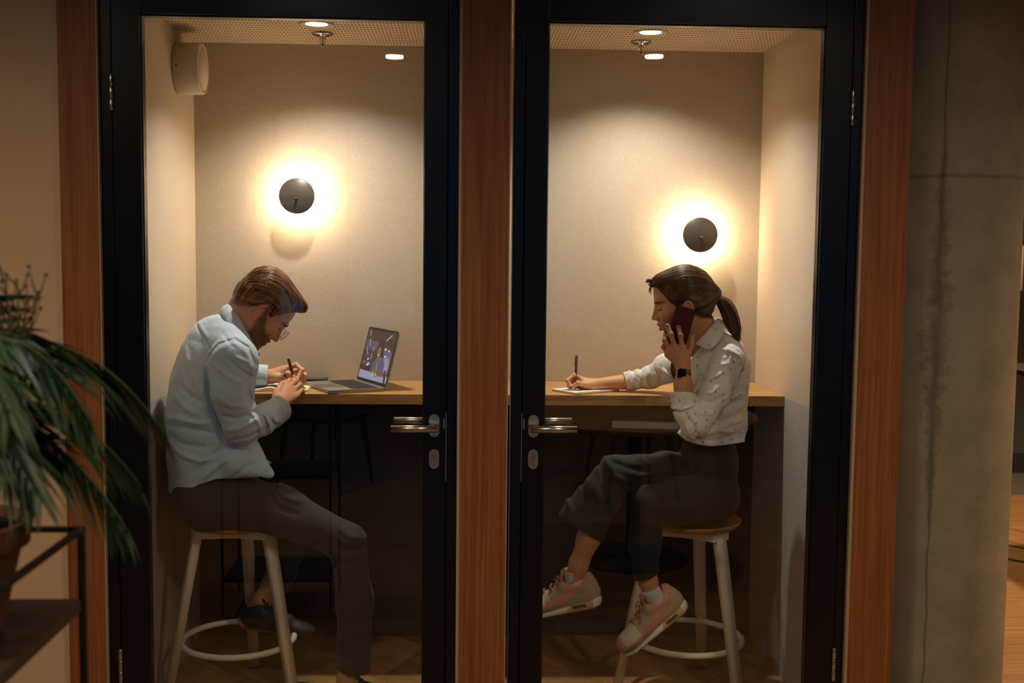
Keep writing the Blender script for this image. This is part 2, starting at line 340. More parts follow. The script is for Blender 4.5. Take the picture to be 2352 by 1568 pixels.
# ---------------------------------------------------------------- bar stools
def stool(cx, cy, rot, label):
    t = empty('bar_stool', (cx, cy, 0), label, 'stool', 'white bar stools with oak seats')
    rad = lambda z: .247-.185*z
    for k in range(3):
        a = math.radians(90+rot+120*k); ca, sa = math.cos(a), math.sin(a)
        def P(r, z): return (cx+r*ca, cy+r*sa, z)
        b = MB(); b.tube([P(rad(0)+.004, 0.004), P(rad(.56), .56), P(rad(.592), .592)], [(.024, .017), (.029, .018), (.029, .018)], 4, flat=(-sa, ca, 0))
        b.tube([P(rad(.2)-.022, .205), P(rad(.2)-.004, .200)], [.006, .006], 8)
        leg = b.build('leg', m_white_metal, t)
        f = MB(); f.tube([P(rad(0)+.004, 0), P(rad(0)+.004, .006)], .022, 8); f.build('foot_cap', m_dark, leg)
    b = MB(); R = .190
    b.tube([(cx+R*math.cos(u), cy+R*math.sin(u), .195) for u in np.linspace(0, 2*PI, 64, endpoint=False)], .0105, 12, closed=True); b.build('foot_ring', m_white_metal, t)
    b = MB(); poly = []
    for k in range(3):
        a = math.radians(90+rot+120*k)
        for da_ in (-.22, .22): poly.append((cx+.155*math.cos(a+da_), cy+.155*math.sin(a+da_)))
        am = a+math.radians(60); poly.append((cx+.085*math.cos(am), cy+.085*math.sin(am)))
    b.prism(poly, .570, .597); b.build('seat_frame', m_white_metal, t)
    b = MB(); prof = [(0, .600), (.08, .600), (.14, .598), (.166, .603), (.176, .615), (.178, .622), (.174, .624), (.160, .617), (.12, .611), (.06, .611), (0, .612)]
    b.lathe(prof, 48, mat=trs((cx, cy, 0))); b.build('seat', m_seat, t)
stool(-.83, .74, -2, 'white three-legged bar stool under the man in the left booth')
stool(.735, .74, -25, 'white three-legged bar stool under the woman, its round wooden seat showing')

# ---------------------------------------------------------------- sconces, downlights, sprinklers, smoke drum
def sconce(x, z, label):
    t = empty('wall_lamp', (x, YB, z), label, 'lamp', 'round wall lamps')
    Mx = trs((x, YB, z), rx=PI/2)       # local +z points out of the wall (towards -y)
    b = MB(); b.lathe([(0, .001), (.034, .001), (.034, .012), (.012, .014), (.012, .074), (0, .074)], 32, mat=Mx); b.build('lamp_base', m_cream, t)
    b = MB(); b.lathe([(.012, .0745), (.056, .0745), (.056, .077), (.012, .077)], 48, mat=Mx); b.build('light_ring', m_led, t)
    b = MB(); b.lathe([(.036, .050), (.040, .050), (.040, .0735), (.036, .0735)], 48, mat=Mx); b.build('fill_band', m_fill_glow, t)  # added glowing band, warms the ceiling and side walls without widening the halo
    b = MB(); b.lathe([(0, .078), (.064, .078), (.0675, .080), (.0675, .088), (.064, .092), (0, .093)], 64, mat=Mx)
    b.lathe([(0, .093), (.0045, .093), (.0045, .112), (0, .114)], 12, mat=trs((x, YB, z-.010), rx=PI/2)); b.build('lamp_disc', m_disc, t)
sconce(-.697, 1.742, 'dark round wall lamp glowing above the man')
sconce(.855, 1.612, 'dark round wall lamp glowing above the woman')
for (x, y), lab in zip(DOWN, ('lit round downlight in the ceiling of the left booth', 'lit round downlight in the ceiling of the right booth')):
    t = empty('downlight', (x, y, ZC), lab, 'ceiling light', 'recessed booth downlights')
    b = MB(); b.lathe([(.0395, -.001), (.060, -.0055), (.063, -.003), (.063, .004), (.0395, .004)], 48, mat=trs((x, y, ZC))); b.build('trim_ring', m_cream, t)
    b = MB(); b.lathe([(0, -.0015), (.0390, -.0015), (.0390, .003), (0, .003)], 40, mat=trs((x, y, ZC))); b.build('lens', m_led2, t)
for (x, y), lab in zip(((-.579, 1.105), (.595, 1.155)), ('chrome fire sprinkler on the ceiling of the left booth', 'chrome fire sprinkler on the ceiling of the right booth')):
    t = empty('fire_sprinkler', (x, y, ZC), lab, 'sprinkler', 'ceiling sprinklers')
    T = trs((x, y, ZC))
    b = MB(); b.lathe([(0, 0), (.037, -.001), (.038, -.005), (.030, -.009), (.014, -.008), (.012, -.013), (0, -.013)], 40, mat=T); b.build('escutcheon', m_chrome, t)
    b = MB(); b.lathe([(0, -.013), (.008, -.013), (.008, -.019), (0, -.019)], 16, mat=T)
    for sg in (-1, 1): b.tube([(x+sg*.007, y, ZC-.017), (x+sg*.011, y, ZC-.026), (x+sg*.010, y, ZC-.034), (x+sg*.002, y, ZC-.042)], .0018, 8)
    b.lathe([(0, -.041), (.003, -.041), (.003, -.047), (.011, -.048), (.012, -.050), (0, -.050)], 20, mat=T); b.build('sprinkler_frame', m_chrome, t)
    b = MB(); b.tube([(x, y, ZC-.019), (x, y, ZC-.041)], .002, 8); b.build('glass_bulb', mat('red_bulb', (.5, .01, .01), rough=.1), t)
# drum-shaped speaker on the left wall
t = empty('wall_speaker', (-XW, 1.07, 2.19), 'cream drum-shaped speaker on the left booth side wall near the ceiling', 'speaker')
Mx = trs((-XW, 1.09, 2.187), ry=PI/2)
b = MB(); b.lathe([(0, 0), (.088, .0), (.092, .004), (.092, .088), (.090, .093), (.080, .0945), (.0795, .0915), (0, .0915)], 64, mat=Mx); o = b.build('housing', m_cream, t)
b = MB(); b.lathe([(0, .092), (.0775, .092), (.0775, .0935), (0, .0945)], 64, mat=Mx); b.build('front_cover', mat('cream_cover', (.66, .58, .47), rough=.6), t)
b = MB(); b.lathe([(0, 0), (.003, 0), (.003, .002), (0, .002)], 12, mat=trs((-XW+.018, 1.09-.0925, 2.187), rx=PI/2)); b.build('screw', m_dark, t)
# hall ceiling lamps (their mirror images show in the door glass)
for i, (x, y) in enumerate(HALL[:2]):
    t = empty('hall_ceiling_lamp', (x, y, 2.9), 'small round lit lamp mirrored in the glass of the %s door' % ('left', 'right')[i], 'ceiling light', 'hall lamps mirrored in the doors')
    b = MB(); b.lathe([(0, 0), (.075, 0), (.075, -.016), (.064, -.02), (.062, -.012), (0, -.012)], 32, mat=trs((x, y, 2.9))); b.build('lamp_rim', m_cream, t)
    b = MB(); b.lathe([(0, -.013), (.060, -.013), (.060, -.03), (0, -.034)], 32, mat=trs((x, y, 2.9))); b.build('lens', m_lens, t)

# concrete column, far things on the right
b = MB(); b.lathe([(.215, 0), (.215, 2.9)], 96, mat=trs((1.385, .23, 0))); o = b.build('concrete_column', m_conc)
o2 = o.data; o2.transform(Matrix.Translation((-1.385, -.23, 0))); o.location = (1.385, .23, 0)
tag(o, kind='structure'); o.name = 'column'

# ================================================================ sculpting with distance fields
F32 = np.float32
def V3(*a): return np.array(a, dtype=np.float64)
def J(q): return at(q[0], q[1], q[2])           # (pixel x, pixel y, depth y) -> world
class Sdf:
    def __init__(s): s.ops = []
    def add(s, fn, k=0.02, mode='u'): s.ops.append((fn, k, mode)); return s
    def __call__(s, P):
        D = np.full(len(P), 9.0, F32)
        for fn, k, mode in s.ops:
            d = fn(P)
            if mode == 'u':
                h = np.clip(.5+.5*(D-d)/k, 0, 1); D = D*(1-h)+d*h-k*h*(1-h)
            elif mode == 's':       # carve away
                d = -d; h = np.clip(.5-.5*(D-d)/k, 0, 1); D = D*(1-h)+d*h+k*h*(1-h)
            elif mode == 'i':       # keep only inside
                h = np.clip(.5-.5*(D-d)/k, 0, 1); D = D*(1-h)+d*h+k*h*(1-h)
            elif mode == 'd': D = D+d
        return D
    def seg(s, a, b, ra, rb, k=.02, mode='u', da=None, db=None, lat=None):
        a = np.array(a, float); b = np.array(b, float); ab = b-a; L2 = ab@ab+1e-12; T = ab/math.sqrt(L2)
        if da is None:
            def fn(P):
                v = P-a.astype(F32); t = np.clip(v@ab.astype(F32)/F32(L2), 0, 1)
                q = v-t[:, None]*ab.astype(F32); return np.sqrt((q*q).sum(1))-(ra+(rb-ra)*t)
        else:
            db_ = da if db is None else db
            l = np.array(lat, float); l = l-T*(l@T); l /= np.linalg.norm(l); f = np.cross(l, T)
            def fn(P):
                v = P-a.astype(F32); t = np.clip(v@ab.astype(F32)/F32(L2), 0, 1); q = v-t[:, None]*ab.astype(F32)
                w = ra+(rb-ra)*t; d = da+(db_-da)*t; m = np.minimum(w, d)
                e = np.sqrt((q@l.astype(F32)/w)**2+(q@f.astype(F32)/d)**2+(q@T.astype(F32)/m)**2)
                return (e-1)*m
        return s.add(fn, k, mode)
    def chain(s, pts, rs, k=.02, mode='u', **kw):
        for i in range(len(pts)-1): s.seg(pts[i], pts[i+1], rs[i], rs[i+1], k, mode, **kw)
        return s
    def ell(s, c, r, k=.02, mode='u', R=None):
        c = np.array(c, F32); r = np.array(r, F32)
        def fn(P):
            q = P-c
            if R is not None: q = q@np.array(R, F32).T
            k0 = np.sqrt(((q/r)**2).sum(1))+1e-6; k1 = np.sqrt(((q/(r*r))**2).sum(1))+1e-6
            return k0*(k0-1)/k1
        return s.add(fn, k, mode)
    def plane(s, p, n, k=.003, mode='i'):      # keep the side opposite to n
        p = np.array(p, F32); n = np.array(n, float); n = (n/np.linalg.norm(n)).astype(F32)
        return s.add(lambda P: (P-p)@n, k, mode)
    def fold(s, line, y, amp, sig, yr=(-9, 9), soft=.03):
        """crease drawn along a line on the side towards -y; amp>0 ridge, amp<0 groove"""
        pl = np.array([J((q[0], q[1], y)) for q in line])[:, [0, 2]].astype(F32)
        def fn(P):
            X = P[:, [0, 2]]; best = np.full(len(P), 9., F32)
            lo = pl.min(0)-4*sig; hi = pl.max(0)+4*sig
            m = (X[:, 0] > lo[0]) & (X[:, 0] < hi[0]) & (X[:, 1] > lo[1]) & (X[:, 1] < hi[1])
            out = np.zeros(len(P), F32)
            if not m.any(): return out
            Xm = X[m]; bm_ = np.full(len(Xm), 9., F32); n = len(pl)-1; tt = np.zeros(len(Xm), F32)
            for i in range(n):
                v = Xm-pl[i]; ab = pl[i+1]-pl[i]; t = np.clip((v@ab)/(ab@ab+1e-9), 0, 1); d = np.sqrt(((v-t[:, None]*ab)**2).sum(1))
                c = d < bm_; bm_ = np.where(c, d, bm_); tt = np.where(c, (i+t)/n, tt)
            w = np.clip((yr[1]-P[m, 1])/soft+.5, 0, 1)*np.clip((P[m, 1]-yr[0])/soft+.5, 0, 1)
            out[m] = -amp*1.55*np.exp(-(bm_/sig)**2)*w*np.clip(4*np.minimum(tt, 1-tt)+.25, 0, 1)
            return out
        return s.add(fn, 0, 'd')
    def wrinkle(s, amp, freq, seed=1, aniso=(1, 1, 1)):
        rng = np.random.RandomState(seed); W_ = []
        for i in range(7):
            kv = rng.normal(size=3)*np.array(aniso); kv = kv/np.linalg.norm(kv)*freq*rng.uniform(.6, 1.6)
            k2 = rng.normal(size=3); k2 = k2/np.linalg.norm(k2)*freq*.45
            W_.append((kv.astype(F32), k2.astype(F32), rng.uniform(0, 6.28, 2)))
        def fn(P):
            o = np.zeros(len(P), F32)
            for kv, k2, ph in W_: o += np.sin(P@kv+ph[0]+1.4*np.sin(P@k2+ph[1]))
            return amp*o/3.0
        return s.add(fn, 0, 'd')
def surface(f, lo, hi, h, B=4, margin=2.2):
    lo = np.array(lo, float); hi = np.array(hi, float)
    nb = np.ceil((hi-lo)/(h*B)).astype(int); n = nb*B
    ax = [lo[i]+(np.arange(nb[i])+.5)*B*h-h*.5 for i in range(3)]
    G = np.stack(np.meshgrid(*ax, indexing='ij'), -1).reshape(-1, 3).astype(F32)
    c = f(G).reshape(nb)
    msk = np.abs(c) < B*h*.87*margin
    D = np.repeat(np.repeat(np.repeat(c, B, 0), B, 1), B, 2).astype(F32)
    bi = np.argwhere(msk); off = np.stack(np.meshgrid(*[np.arange(B)]*3, indexing='ij'), -1).reshape(-1, 3)
    for s0 in range(0, len(bi), 20000):
        ii = (bi[s0:s0+20000, None, :]*B+off[None]).reshape(-1, 3)
        D[ii[:, 0], ii[:, 1], ii[:, 2]] = f((lo+ii*h).astype(F32))
    I = D < 0
    for a in range(3):       # close the solid at the box border
        sl = [slice(None)]*3
        for e in (0, -1): sl[a] = e; D[tuple(sl)] = np.maximum(D[tuple(sl)], h*.2); I[tuple(sl)] = False
    cs = [I[i:n[0]-1+i, j:n[1]-1+j, k:n[2]-1+k] for i in (0, 1) for j in (0, 1) for k in (0, 1)]
    sm = sum(x.astype(np.int8) for x in cs); act = (sm > 0) & (sm < 8); ai = np.argwhere(act)
    idx = np.full(act.shape, -1, np.int64); idx[act] = np.arange(len(ai))
    cor = np.array([(i, j, k) for i in (0, 1) for j in (0, 1) for k in (0, 1)])
    dv = np.stack([D[ai[:, 0]+q[0], ai[:, 1]+q[1], ai[:, 2]+q[2]] for q in cor], 1)
    acc = np.zeros((len(ai), 3)); cnt = np.zeros(len(ai))
    for a in range(8):
        for b in range(a+1, 8):
            if np.abs(cor[a]-cor[b]).sum() != 1: continue
            m = (dv[:, a] < 0) != (dv[:, b] < 0); t = dv[m, a]/(dv[m, a]-dv[m, b])
            acc[m] += cor[a]+t[:, None]*(cor[b]-cor[a]); cnt[m] += 1
    V = lo+(ai+acc/cnt[:, None])*h
    Q = []
    for a in range(3):
        b, c_ = [(1, 2), (2, 0), (0, 1)][a]
        sl0 = [slice(1, n[i]-1) for i in range(3)]; sl0[a] = slice(0, n[a]-1); sl1 = list(sl0); sl1[a] = slice(1, n[a])
        A0 = I[tuple(sl0)]; A1 = I[tuple(sl1)]; e = np.argwhere(A0 != A1)
        base = e+np.array([0 if i == a else 1 for i in range(3)]); flip = A0[e[:, 0], e[:, 1], e[:, 2]]
        def gi(db, dc):
            q = base.copy(); q[:, b] -= db; q[:, c_] -= dc; return idx[q[:, 0], q[:, 1], q[:, 2]]
        quad = np.stack([gi(1, 1), gi(0, 1), gi(0, 0), gi(1, 0)], 1)
        quad[~flip] = quad[~flip][:, ::-1]; Q.append(quad)
    Q = np.concatenate(Q); Q = Q[(Q >= 0).all(1)]
    # one light relaxation removes the grid's stair steps
    E = np.concatenate([Q[:, [0, 1]], Q[:, [1, 2]], Q[:, [2, 3]], Q[:, [3, 0]]])
    for _ in range(1):
        s_ = np.zeros_like(V); k_ = np.zeros(len(V))
        for u, w in ((0, 1), (1, 0)): np.add.at(s_, E[:, u], V[E[:, w]]); np.add.at(k_, E[:, u], 1)
        V = V*.55+.45*s_/np.maximum(k_, 1)[:, None]
    return V, Q
def join(parts):
    V, Q, n = [], [], 0
    for v, q in parts: V.append(v); Q.append(q+n); n += len(v)
    return np.concatenate(V), np.concatenate(Q)
def mesh_of(name, V, Q, mat_, parent, col=None, extra=None):
    me = bpy.data.meshes.new(name); o = np.array(parent.location) if parent else np.zeros(3)
    if parent is not None and parent.parent is not None: o = o+np.array(parent.parent.location)
    me.vertices.add(len(V)); me.vertices.foreach_set('co', (V-o).astype(F32).ravel())
    k = Q.shape[1]
    me.loops.add(len(Q)*k); me.loops.foreach_set('vertex_index', Q.ravel().astype(np.int32))
    me.polygons.add(len(Q)); me.polygons.foreach_set('loop_start', np.arange(0, len(Q)*k, k, dtype=np.int32)); me.polygons.foreach_set('loop_total', np.full(len(Q), k, dtype=np.int32))
    me.update(calc_edges=True); me.validate()
    me.polygons.foreach_set('use_smooth', np.ones(len(me.polygons), bool))
    if col is not None:
        a = me.color_attributes.new('Col', 'FLOAT_COLOR', 'POINT'); c = np.ones((len(V), 4), F32); c[:, :3] = col; a.data.foreach_set('color', c.ravel())
    return link(name, me, mat_, parent)
def sm(a, b, x): t = np.clip((x-a)/(b-a), 0, 1); return t*t*(3-2*t)
def mixc(c, c2, w): return c*(1-w[:, None])+np.array(c2)*w[:, None]
def vnoise(P, fr, seed=0):
    rng = np.random.RandomState(seed); o = np.zeros(len(P))
    for i in range(6):
        k = rng.normal(size=3); k = k/np.linalg.norm(k)*fr*rng.uniform(.7, 1.5); o += np.sin(P@k+rng.uniform(0, 6)+1.7*np.sin(P@rng.normal(size=3)*fr*.3))
    return o/6

# ---------------------------------------------------------------- heads
class Head:
    """local frame: f forward (nose), s side towards the camera, u up; metres"""
    def __init__(h, c, pitch, yaw, left, scale, roll=0.0):
        p, y = math.radians(pitch), math.radians(yaw); sg = -1 if left else 1
        h.F = V3(sg*math.cos(p)*math.cos(y), math.cos(p)*math.sin(y), -math.sin(p))
        h.U = V3(sg*math.sin(p)*math.cos(y), math.sin(p)*math.sin(y), math.cos(p))
        h.S = np.cross(h.F, h.U); h.S = h.S if h.S[1] < 0 else -h.S
        r = math.radians(roll); h.U, h.S = h.U*math.cos(r)+h.S*math.sin(r), h.S*math.cos(r)-h.U*math.sin(r)
        h.c = np.array(c, float); h.s = scale; h.M = np.stack([h.F, h.S, h.U])
    def loc(h, P): return ((P-h.c.astype(F32))@h.M.T.astype(F32))/F32(h.s)
    def wor(h, q): return h.c+h.s*(np.array(q)@h.M)
    def wrap(h, f): return lambda P: f(h.loc(P))*F32(h.s)
def face_sdf(fem):
    g = Sdf(); w = .93 if fem else 1.0
    g.ell((-.012, 0, .030), (.092, .074*w, .086), .01)
    g.ell((.030, 0, -.02), (.058, .058*w, .078), .03)
    g.ell((.055, 0, .045), (.036, .052*w, .042), .02)          # forehead
    for s in (-1, 1):
        g.seg((-.005, s*.052*w, -.045), (.012, s*.047*w, -.072), .017, .016, .02)
        g.seg((.012, s*.047*w, -.072), (.068, s*.012, -.098), .015, .013, .02)       # jaw
        g.ell((.060, s*.038*w, -.028), (.026, .024, .024), .02)   # cheekbone
    g.ell((.074, 0, -.097), (.0155, .018, .0135), .014)          # chin
    g.ell((.079, 0, -.062), (.0195, .028, .028), .014)            # muzzle
    b = .0015 if fem else .004
    g.seg((.083+b, -.030, .020), (.083+b, .030, .020), .010, .010, .014)   # brow
    for s in (-1, 1):
        g.ell((.101, s*.034, -.002), (.015, .016, .012), .012, 's')         # eye hollow
        g.ell((.0765, s*.030, -.003), (.0135, .0145, .0125), .004)          # lid over the eyeball
    nt = (.1095, 0, -.030) if fem else (.109, 0, -.032)
    g.ell((.084, 0, -.022), (.018, .015, .030), .010)
    g.ell((.090, 0, -.032), (.014, .014, .012), .008)
    g.seg((.088, 0, .010), nt, .0062 if fem else .0072, .0078 if fem else .009, .010)
    for s in (-1, 1):
        g.ell((nt[0]-.012, s*.0115, nt[2]-.004), (.010, .0065, .0075), .006)
        g.ell((nt[0]-.007, s*.0055, nt[2]-.0115), (.004, .0028, .003), .003, 's')
    l = 1.25 if fem else 1.0
    g.ell((.0955, 0, -.0555), (.0085*l, .020, .0048*l), .005)
    g.ell((.0925, 0, -.0715), (.0085*l, .017, .0056*l), .005)
    g.seg((.103, -.018, -.0632), (.103, .018, -.0632), .0016, .0016, .004, 's')
    g.seg((.0885, -.012, -.0825), (.0885, .012, -.0825), .0045, .0045, .008, 's')
    for s in (-1, 1):                                             # ears
        c0 = V3(-.008, s*.0715, -.019) if fem else V3(-.001, s*.077, -.026)
        g.seg(c0+V3(.004, -s*.006, .018), c0+V3(-.002, -s*.006, -.022), .010, .006, .006, da=.0065, lat=(1, 0, 0))
        ez = .80 if fem else 1.0; c0 = c0-V3(0, 0, .006) if fem else c0
        pts = [c0+V3(.0165*ez*math.cos(a)-.004, s*(.006+.003*math.cos(a*.5)), .027*ez*math.sin(a)+.004) for a in np.linspace(-.3, 4.3, 12)]
        g.chain(pts, [.0036+.0006*math.sin(i) for i in range(12)], .004)
        g.ell(c0+V3(-.004, s*.0035, .004), (.012*ez, .0045, .021*ez), .005)
        g.ell(c0+V3(.000, s*.009, -.002), (.0055, .006, .0085), .004, 's')
        g.ell(c0+V3(-.001, s*.003, -.024), (.006, .0042, .007), .004)
    return g
def face_color(L, fem, skin, P):
    """colours of skin, lips, brows, lashes, beard in the head's own frame"""
    n = len(L); c = np.tile(np.array(skin), (n, 1)); f, s, u = L[:, 0], L[:, 1], L[:, 2]; a = np.abs(s)
    c = mixc(c, (skin[0]*1.02, skin[1]*.80, skin[2]*.74), .5*np.exp(-(((f-.068)/.025)**2+((a-.042)/.016)**2+((u+.035)/.02)**2)))
    ear = sm(.070, .078, a)*sm(-.05, -.04, u)*(1-sm(.03, .04, u))*(1-sm(.012, .02, f))*sm(-.04, -.03, f)
    ear = ear if fem else sm(.070, .078, a)*sm(-.065, -.055, u)*(1-sm(.012, .02, u))*(1-sm(.015, .022, f))*sm(-.04, -.03, f)
    c = mixc(c, (.74, .25, .19) if not fem else (.62, .30, .19), ear*.6)
    if not fem:
        line = np.interp(f, [-.02, .004, .020, .040, .062, .082, .12], [-.03, .040, -.014, -.038, -.052, -.0465, -.044])
        nz = .5+.5*vnoise(P, 900, 3); b = sm(.006, -.007, u-line+.004*(nz-.5))*sm(-.002, .016, f+.30*(u+.05))
        b = b*(1-np.exp(-(((a)/.016)**2+((u+.064)/.0085)**2+((f-.1)/.02)**2)**2)*.85)*(1-sm(-.117, -.126, u))
        c = mixc(c, (.115, .048, .022), b*(.62+.36*nz))
        c = mixc(c, (.62, .24, .17), .8*np.exp(-((a/.018)**4+((u+.0645)/.0085)**4))*sm(.083, .09, f))
    else:
        c = mixc(c, (.50, .10, .085), .85*np.exp(-((a/.021)**4+((u+.0635)/.0125)**4))*sm(.086, .0935, f))
    bl = np.interp(a, [.010, .030, .048], [.0185, .0235, .015]) if fem else np.interp(a, [.010, .03, .048], [.014, .019, .012])
    br = np.exp(-((u-bl)/(.0034 if fem else .0042))**4)*sm(.008, .014, a)*(1-sm(.044, .052, a))*sm(.045, .06, f)
    c = mixc(c, (.045, .02, .012) if fem else (.16, .07, .03), br*.9)
    el = np.interp(a, [.015, .030, .046], [-.0075, -.0095, -.006]); ey = np.exp(-((u-el)/.0018)**4)*sm(.013, .017, a)*(1-sm(.044, .050, a))*sm(.05, .06, f)
    c = mixc(c, (.02, .012, .01), ey*.95)
    return c
def strands(name, head, hair, paths, r0, mat_, parent, cols, off=.0015, n=12, jitter=.0):
    """each path: list of local control points; laid on the hair volume's surface from the head centre outwards"""
    rng = np.random.RandomState(5); NP = len(paths); T = np.linspace(0, 1, n)
    C = np.array(paths, float)              # NP x K x 3
    K = C.shape[1]; B = np.stack([math.comb(K-1, i)*T**i*(1-T)**(K-1-i) for i in range(K)], 1)   # n x K
    X = np.einsum('nk,pkd->pnd', B, C)
    o0 = np.array([-.012, 0, .028]); d = X-o0; ln = np.linalg.norm(d, axis=2, keepdims=True); d = d/ln
    lo = np.full((NP, n), .02); hi = np.full((NP, n), .20)
    for _ in range(13):
        mid = (lo+hi)/2; v = hair((o0+d*mid[..., None]).reshape(-1, 3).astype(F32)).reshape(NP, n); lo = np.where(v < 0, mid, lo); hi = np.where(v < 0, hi, mid)
    wob = off*(rng.rand(NP, 1)*1.6-.6)+jitter*np.sin(T[None]*rng.uniform(3, 9, (NP, 1))+rng.uniform(0, 6, (NP, 1)))
    X = o0+d*(lo+wob-.0012*sm(.8, 1, T)[None]-.0015*sm(.15, 0, T)[None])[..., None]
    X = head.c+head.s*(X@head.M)
    return tubes(name, X, r0*rng.uniform(.6, 1.5, NP), mat_, parent, cols)
def tubes(name, X, r, mat_, parent, cols, m=4, taper=True):
    NP, n, _ = X.shape; T = np.gradient(X, axis=1); T /= np.linalg.norm(T, axis=2, keepdims=True)+1e-9
    a = np.cross(T, np.array([.3, .2, .93])); a /= np.linalg.norm(a, axis=2, keepdims=True)+1e-9; b = np.cross(T, a)
    tt = np.linspace(0, 1, n); pr = np.minimum(1, np.minimum(tt*8+.35, (1-tt)*4+.12)) if taper else np.ones(n)
    rr = (r[:, None]*pr[None])[..., None, None]
    an = np.arange(m)*2*PI/m; ring = X[:, :, None]+rr*(a[:, :, None]*np.cos(an)[None, None, :, None]+b[:, :, None]*np.sin(an)[None, None, :, None])
    V = ring.reshape(-1, 3); i0 = (np.arange(NP)[:, None, None]*n+np.arange(n-1)[None, :, None])*m; k = np.arange(m)[None, None, :]; k2 = (k+1) % m
    Q = np.stack([i0+k, i0+k2, i0+m+k2, i0+m+k], -1).reshape(-1, 4)
    col = np.repeat(np.asarray(cols), n*m, 0)
    return V, Q, col
def hand(g, q, k=.007):
    """q: dict of pixel/depth points: palm = list of segments, fingers = list of joint lists"""
    for a, b, ra, rb in q['palm']: g.seg(J(a), J(b), ra, rb, k*1.6)
    for js, r in q['fingers']:
        P = [J(p) for p in js]; m = len(P)
        for i in range(m-1):
            r0 = r*(1.06-.10*i); r1 = r*(1.06-.10*(i+1)); g.seg(P[i], P[i+1], r0, r1, k*.5)
            if 0 < i: g.ell(P[i], (r0*1.08,)*3, .004)
def skin_paint(V, base, marks):
    c = np.tile(np.array(base), (len(V), 1)); nz = vnoise(V, 120, 8); c = c*(1+.05*nz[:, None])
    for p, r, colr, w in marks:
        d = np.linalg.norm(V-p, axis=1); c = mixc(c, colr, w*sm(r, r*.72, d))
    return c
def crumple(m, sc, st, dist):
    """soft creasing of cloth on top of its weave"""
    N, L, p = nodes_of(m); tc = N.new('ShaderNodeTexCoord'); n = N.new('ShaderNodeTexNoise'); n.inputs['Scale'].default_value = sc; n.inputs['Detail'].default_value = 2; n.inputs['Distortion'].default_value = .8
    L.new(tc.outputs['Object'], n.inputs[0]); b = N.new('ShaderNodeBump'); b.inputs['Strength'].default_value = st; b.inputs['Distance'].default_value = dist
    L.new(n.outputs['Fac'], b.inputs['Height'])
    o = p.inputs['Normal'].links[0].from_node; L.new(b.outputs[0], o.inputs['Normal'])
m_skin = mat('skin', (.6, .35, .24), rough=.48, vcol='Col', spec=.4, bump=(900, .08, .0006), sss=.12)
m_hair = mat('hair', (.1, .05, .02), rough=.34, vcol='Col', spec=.55)
m_trouser = mat('dark_trousers', (.009, .009, .012), rough=.85, noise=(60, .15), bump=(900, .2, .001), sheen=.05)
m_trouser2 = mat('charcoal_trousers', (.026, .023, .022), rough=.85, noise=(60, .15), bump=(900, .2, .001), sheen=.1)
m_shirtb = mat('pale_blue_cotton', (.50, .60, .72), rough=.85, noise=(90, .03), bump=(1300, .25, .0008), sheen=.1, spec=.2); crumple(m_shirtb, 13, .35, .02)
m_shirtw = mat('white_cotton', (.70, .68, .67), rough=.8, noise=(50, .02), bump=(1500, .15, .0006), spec=.2); crumple(m_shirtw, 22, .45, .014)

def ribbon(name, cols, th, mat_, parent, nu=40, nv=8, bulge=.004):
    """cloth band: each column = (inner edge, outer edge) as tape-measured points"""
    A = np.array([J(c[0]) for c in cols]); B = np.array([J(c[1]) for c in cols]); t = np.linspace(0, len(cols)-1, nu)
    def cr(P, t):
        i = np.clip(np.floor(t).astype(int), 0, len(P)-2); f = (t-i)[:, None]; p0 = P[np.maximum(i-1, 0)]; p1 = P[i]; p2 = P[i+1]; p3 = P[np.minimum(i+2, len(P)-1)]
        return .5*((2*p1)+(-p0+p2)*f+(2*p0-5*p1+4*p2-p3)*f*f+(-p0+3*p1-3*p2+p3)*f**3)
    a, b = cr(A, t), cr(B, t); ctr = (a.mean(0)+b.mean(0))/2; v = np.linspace(0, 1, nv)
    G = a[:, None]*(1-v)[None, :, None]+b[:, None]*v[None, :, None]
    du = np.gradient(G, axis=0); dv = np.gradient(G, axis=1); n = np.cross(du, dv); n /= np.linalg.norm(n, axis=2, keepdims=True)+1e-9
    if ((G-ctr)*n).sum() < 0: n = -n
    G = G+n*(bulge*np.sin(v*PI))[None, :, None]
    m = nu*nv; V = np.concatenate([(G+n*th/2).reshape(-1, 3), (G-n*th/2).reshape(-1, 3)]); i = np.arange(m).reshape(nu, nv)
    q = np.stack([i[:-1, :-1], i[1:, :-1], i[1:, 1:], i[:-1, 1:]], -1).reshape(-1, 4); Q = [q, q[:, ::-1]+m]
    for e in (i[:, 0], i[::-1, -1], i[0, ::-1], i[-1, :]): Q.append(np.stack([e[:-1], e[:-1]+m, e[1:]+m, e[1:]], -1))
    return mesh_of(name, V, np.concatenate(Q), mat_, parent)

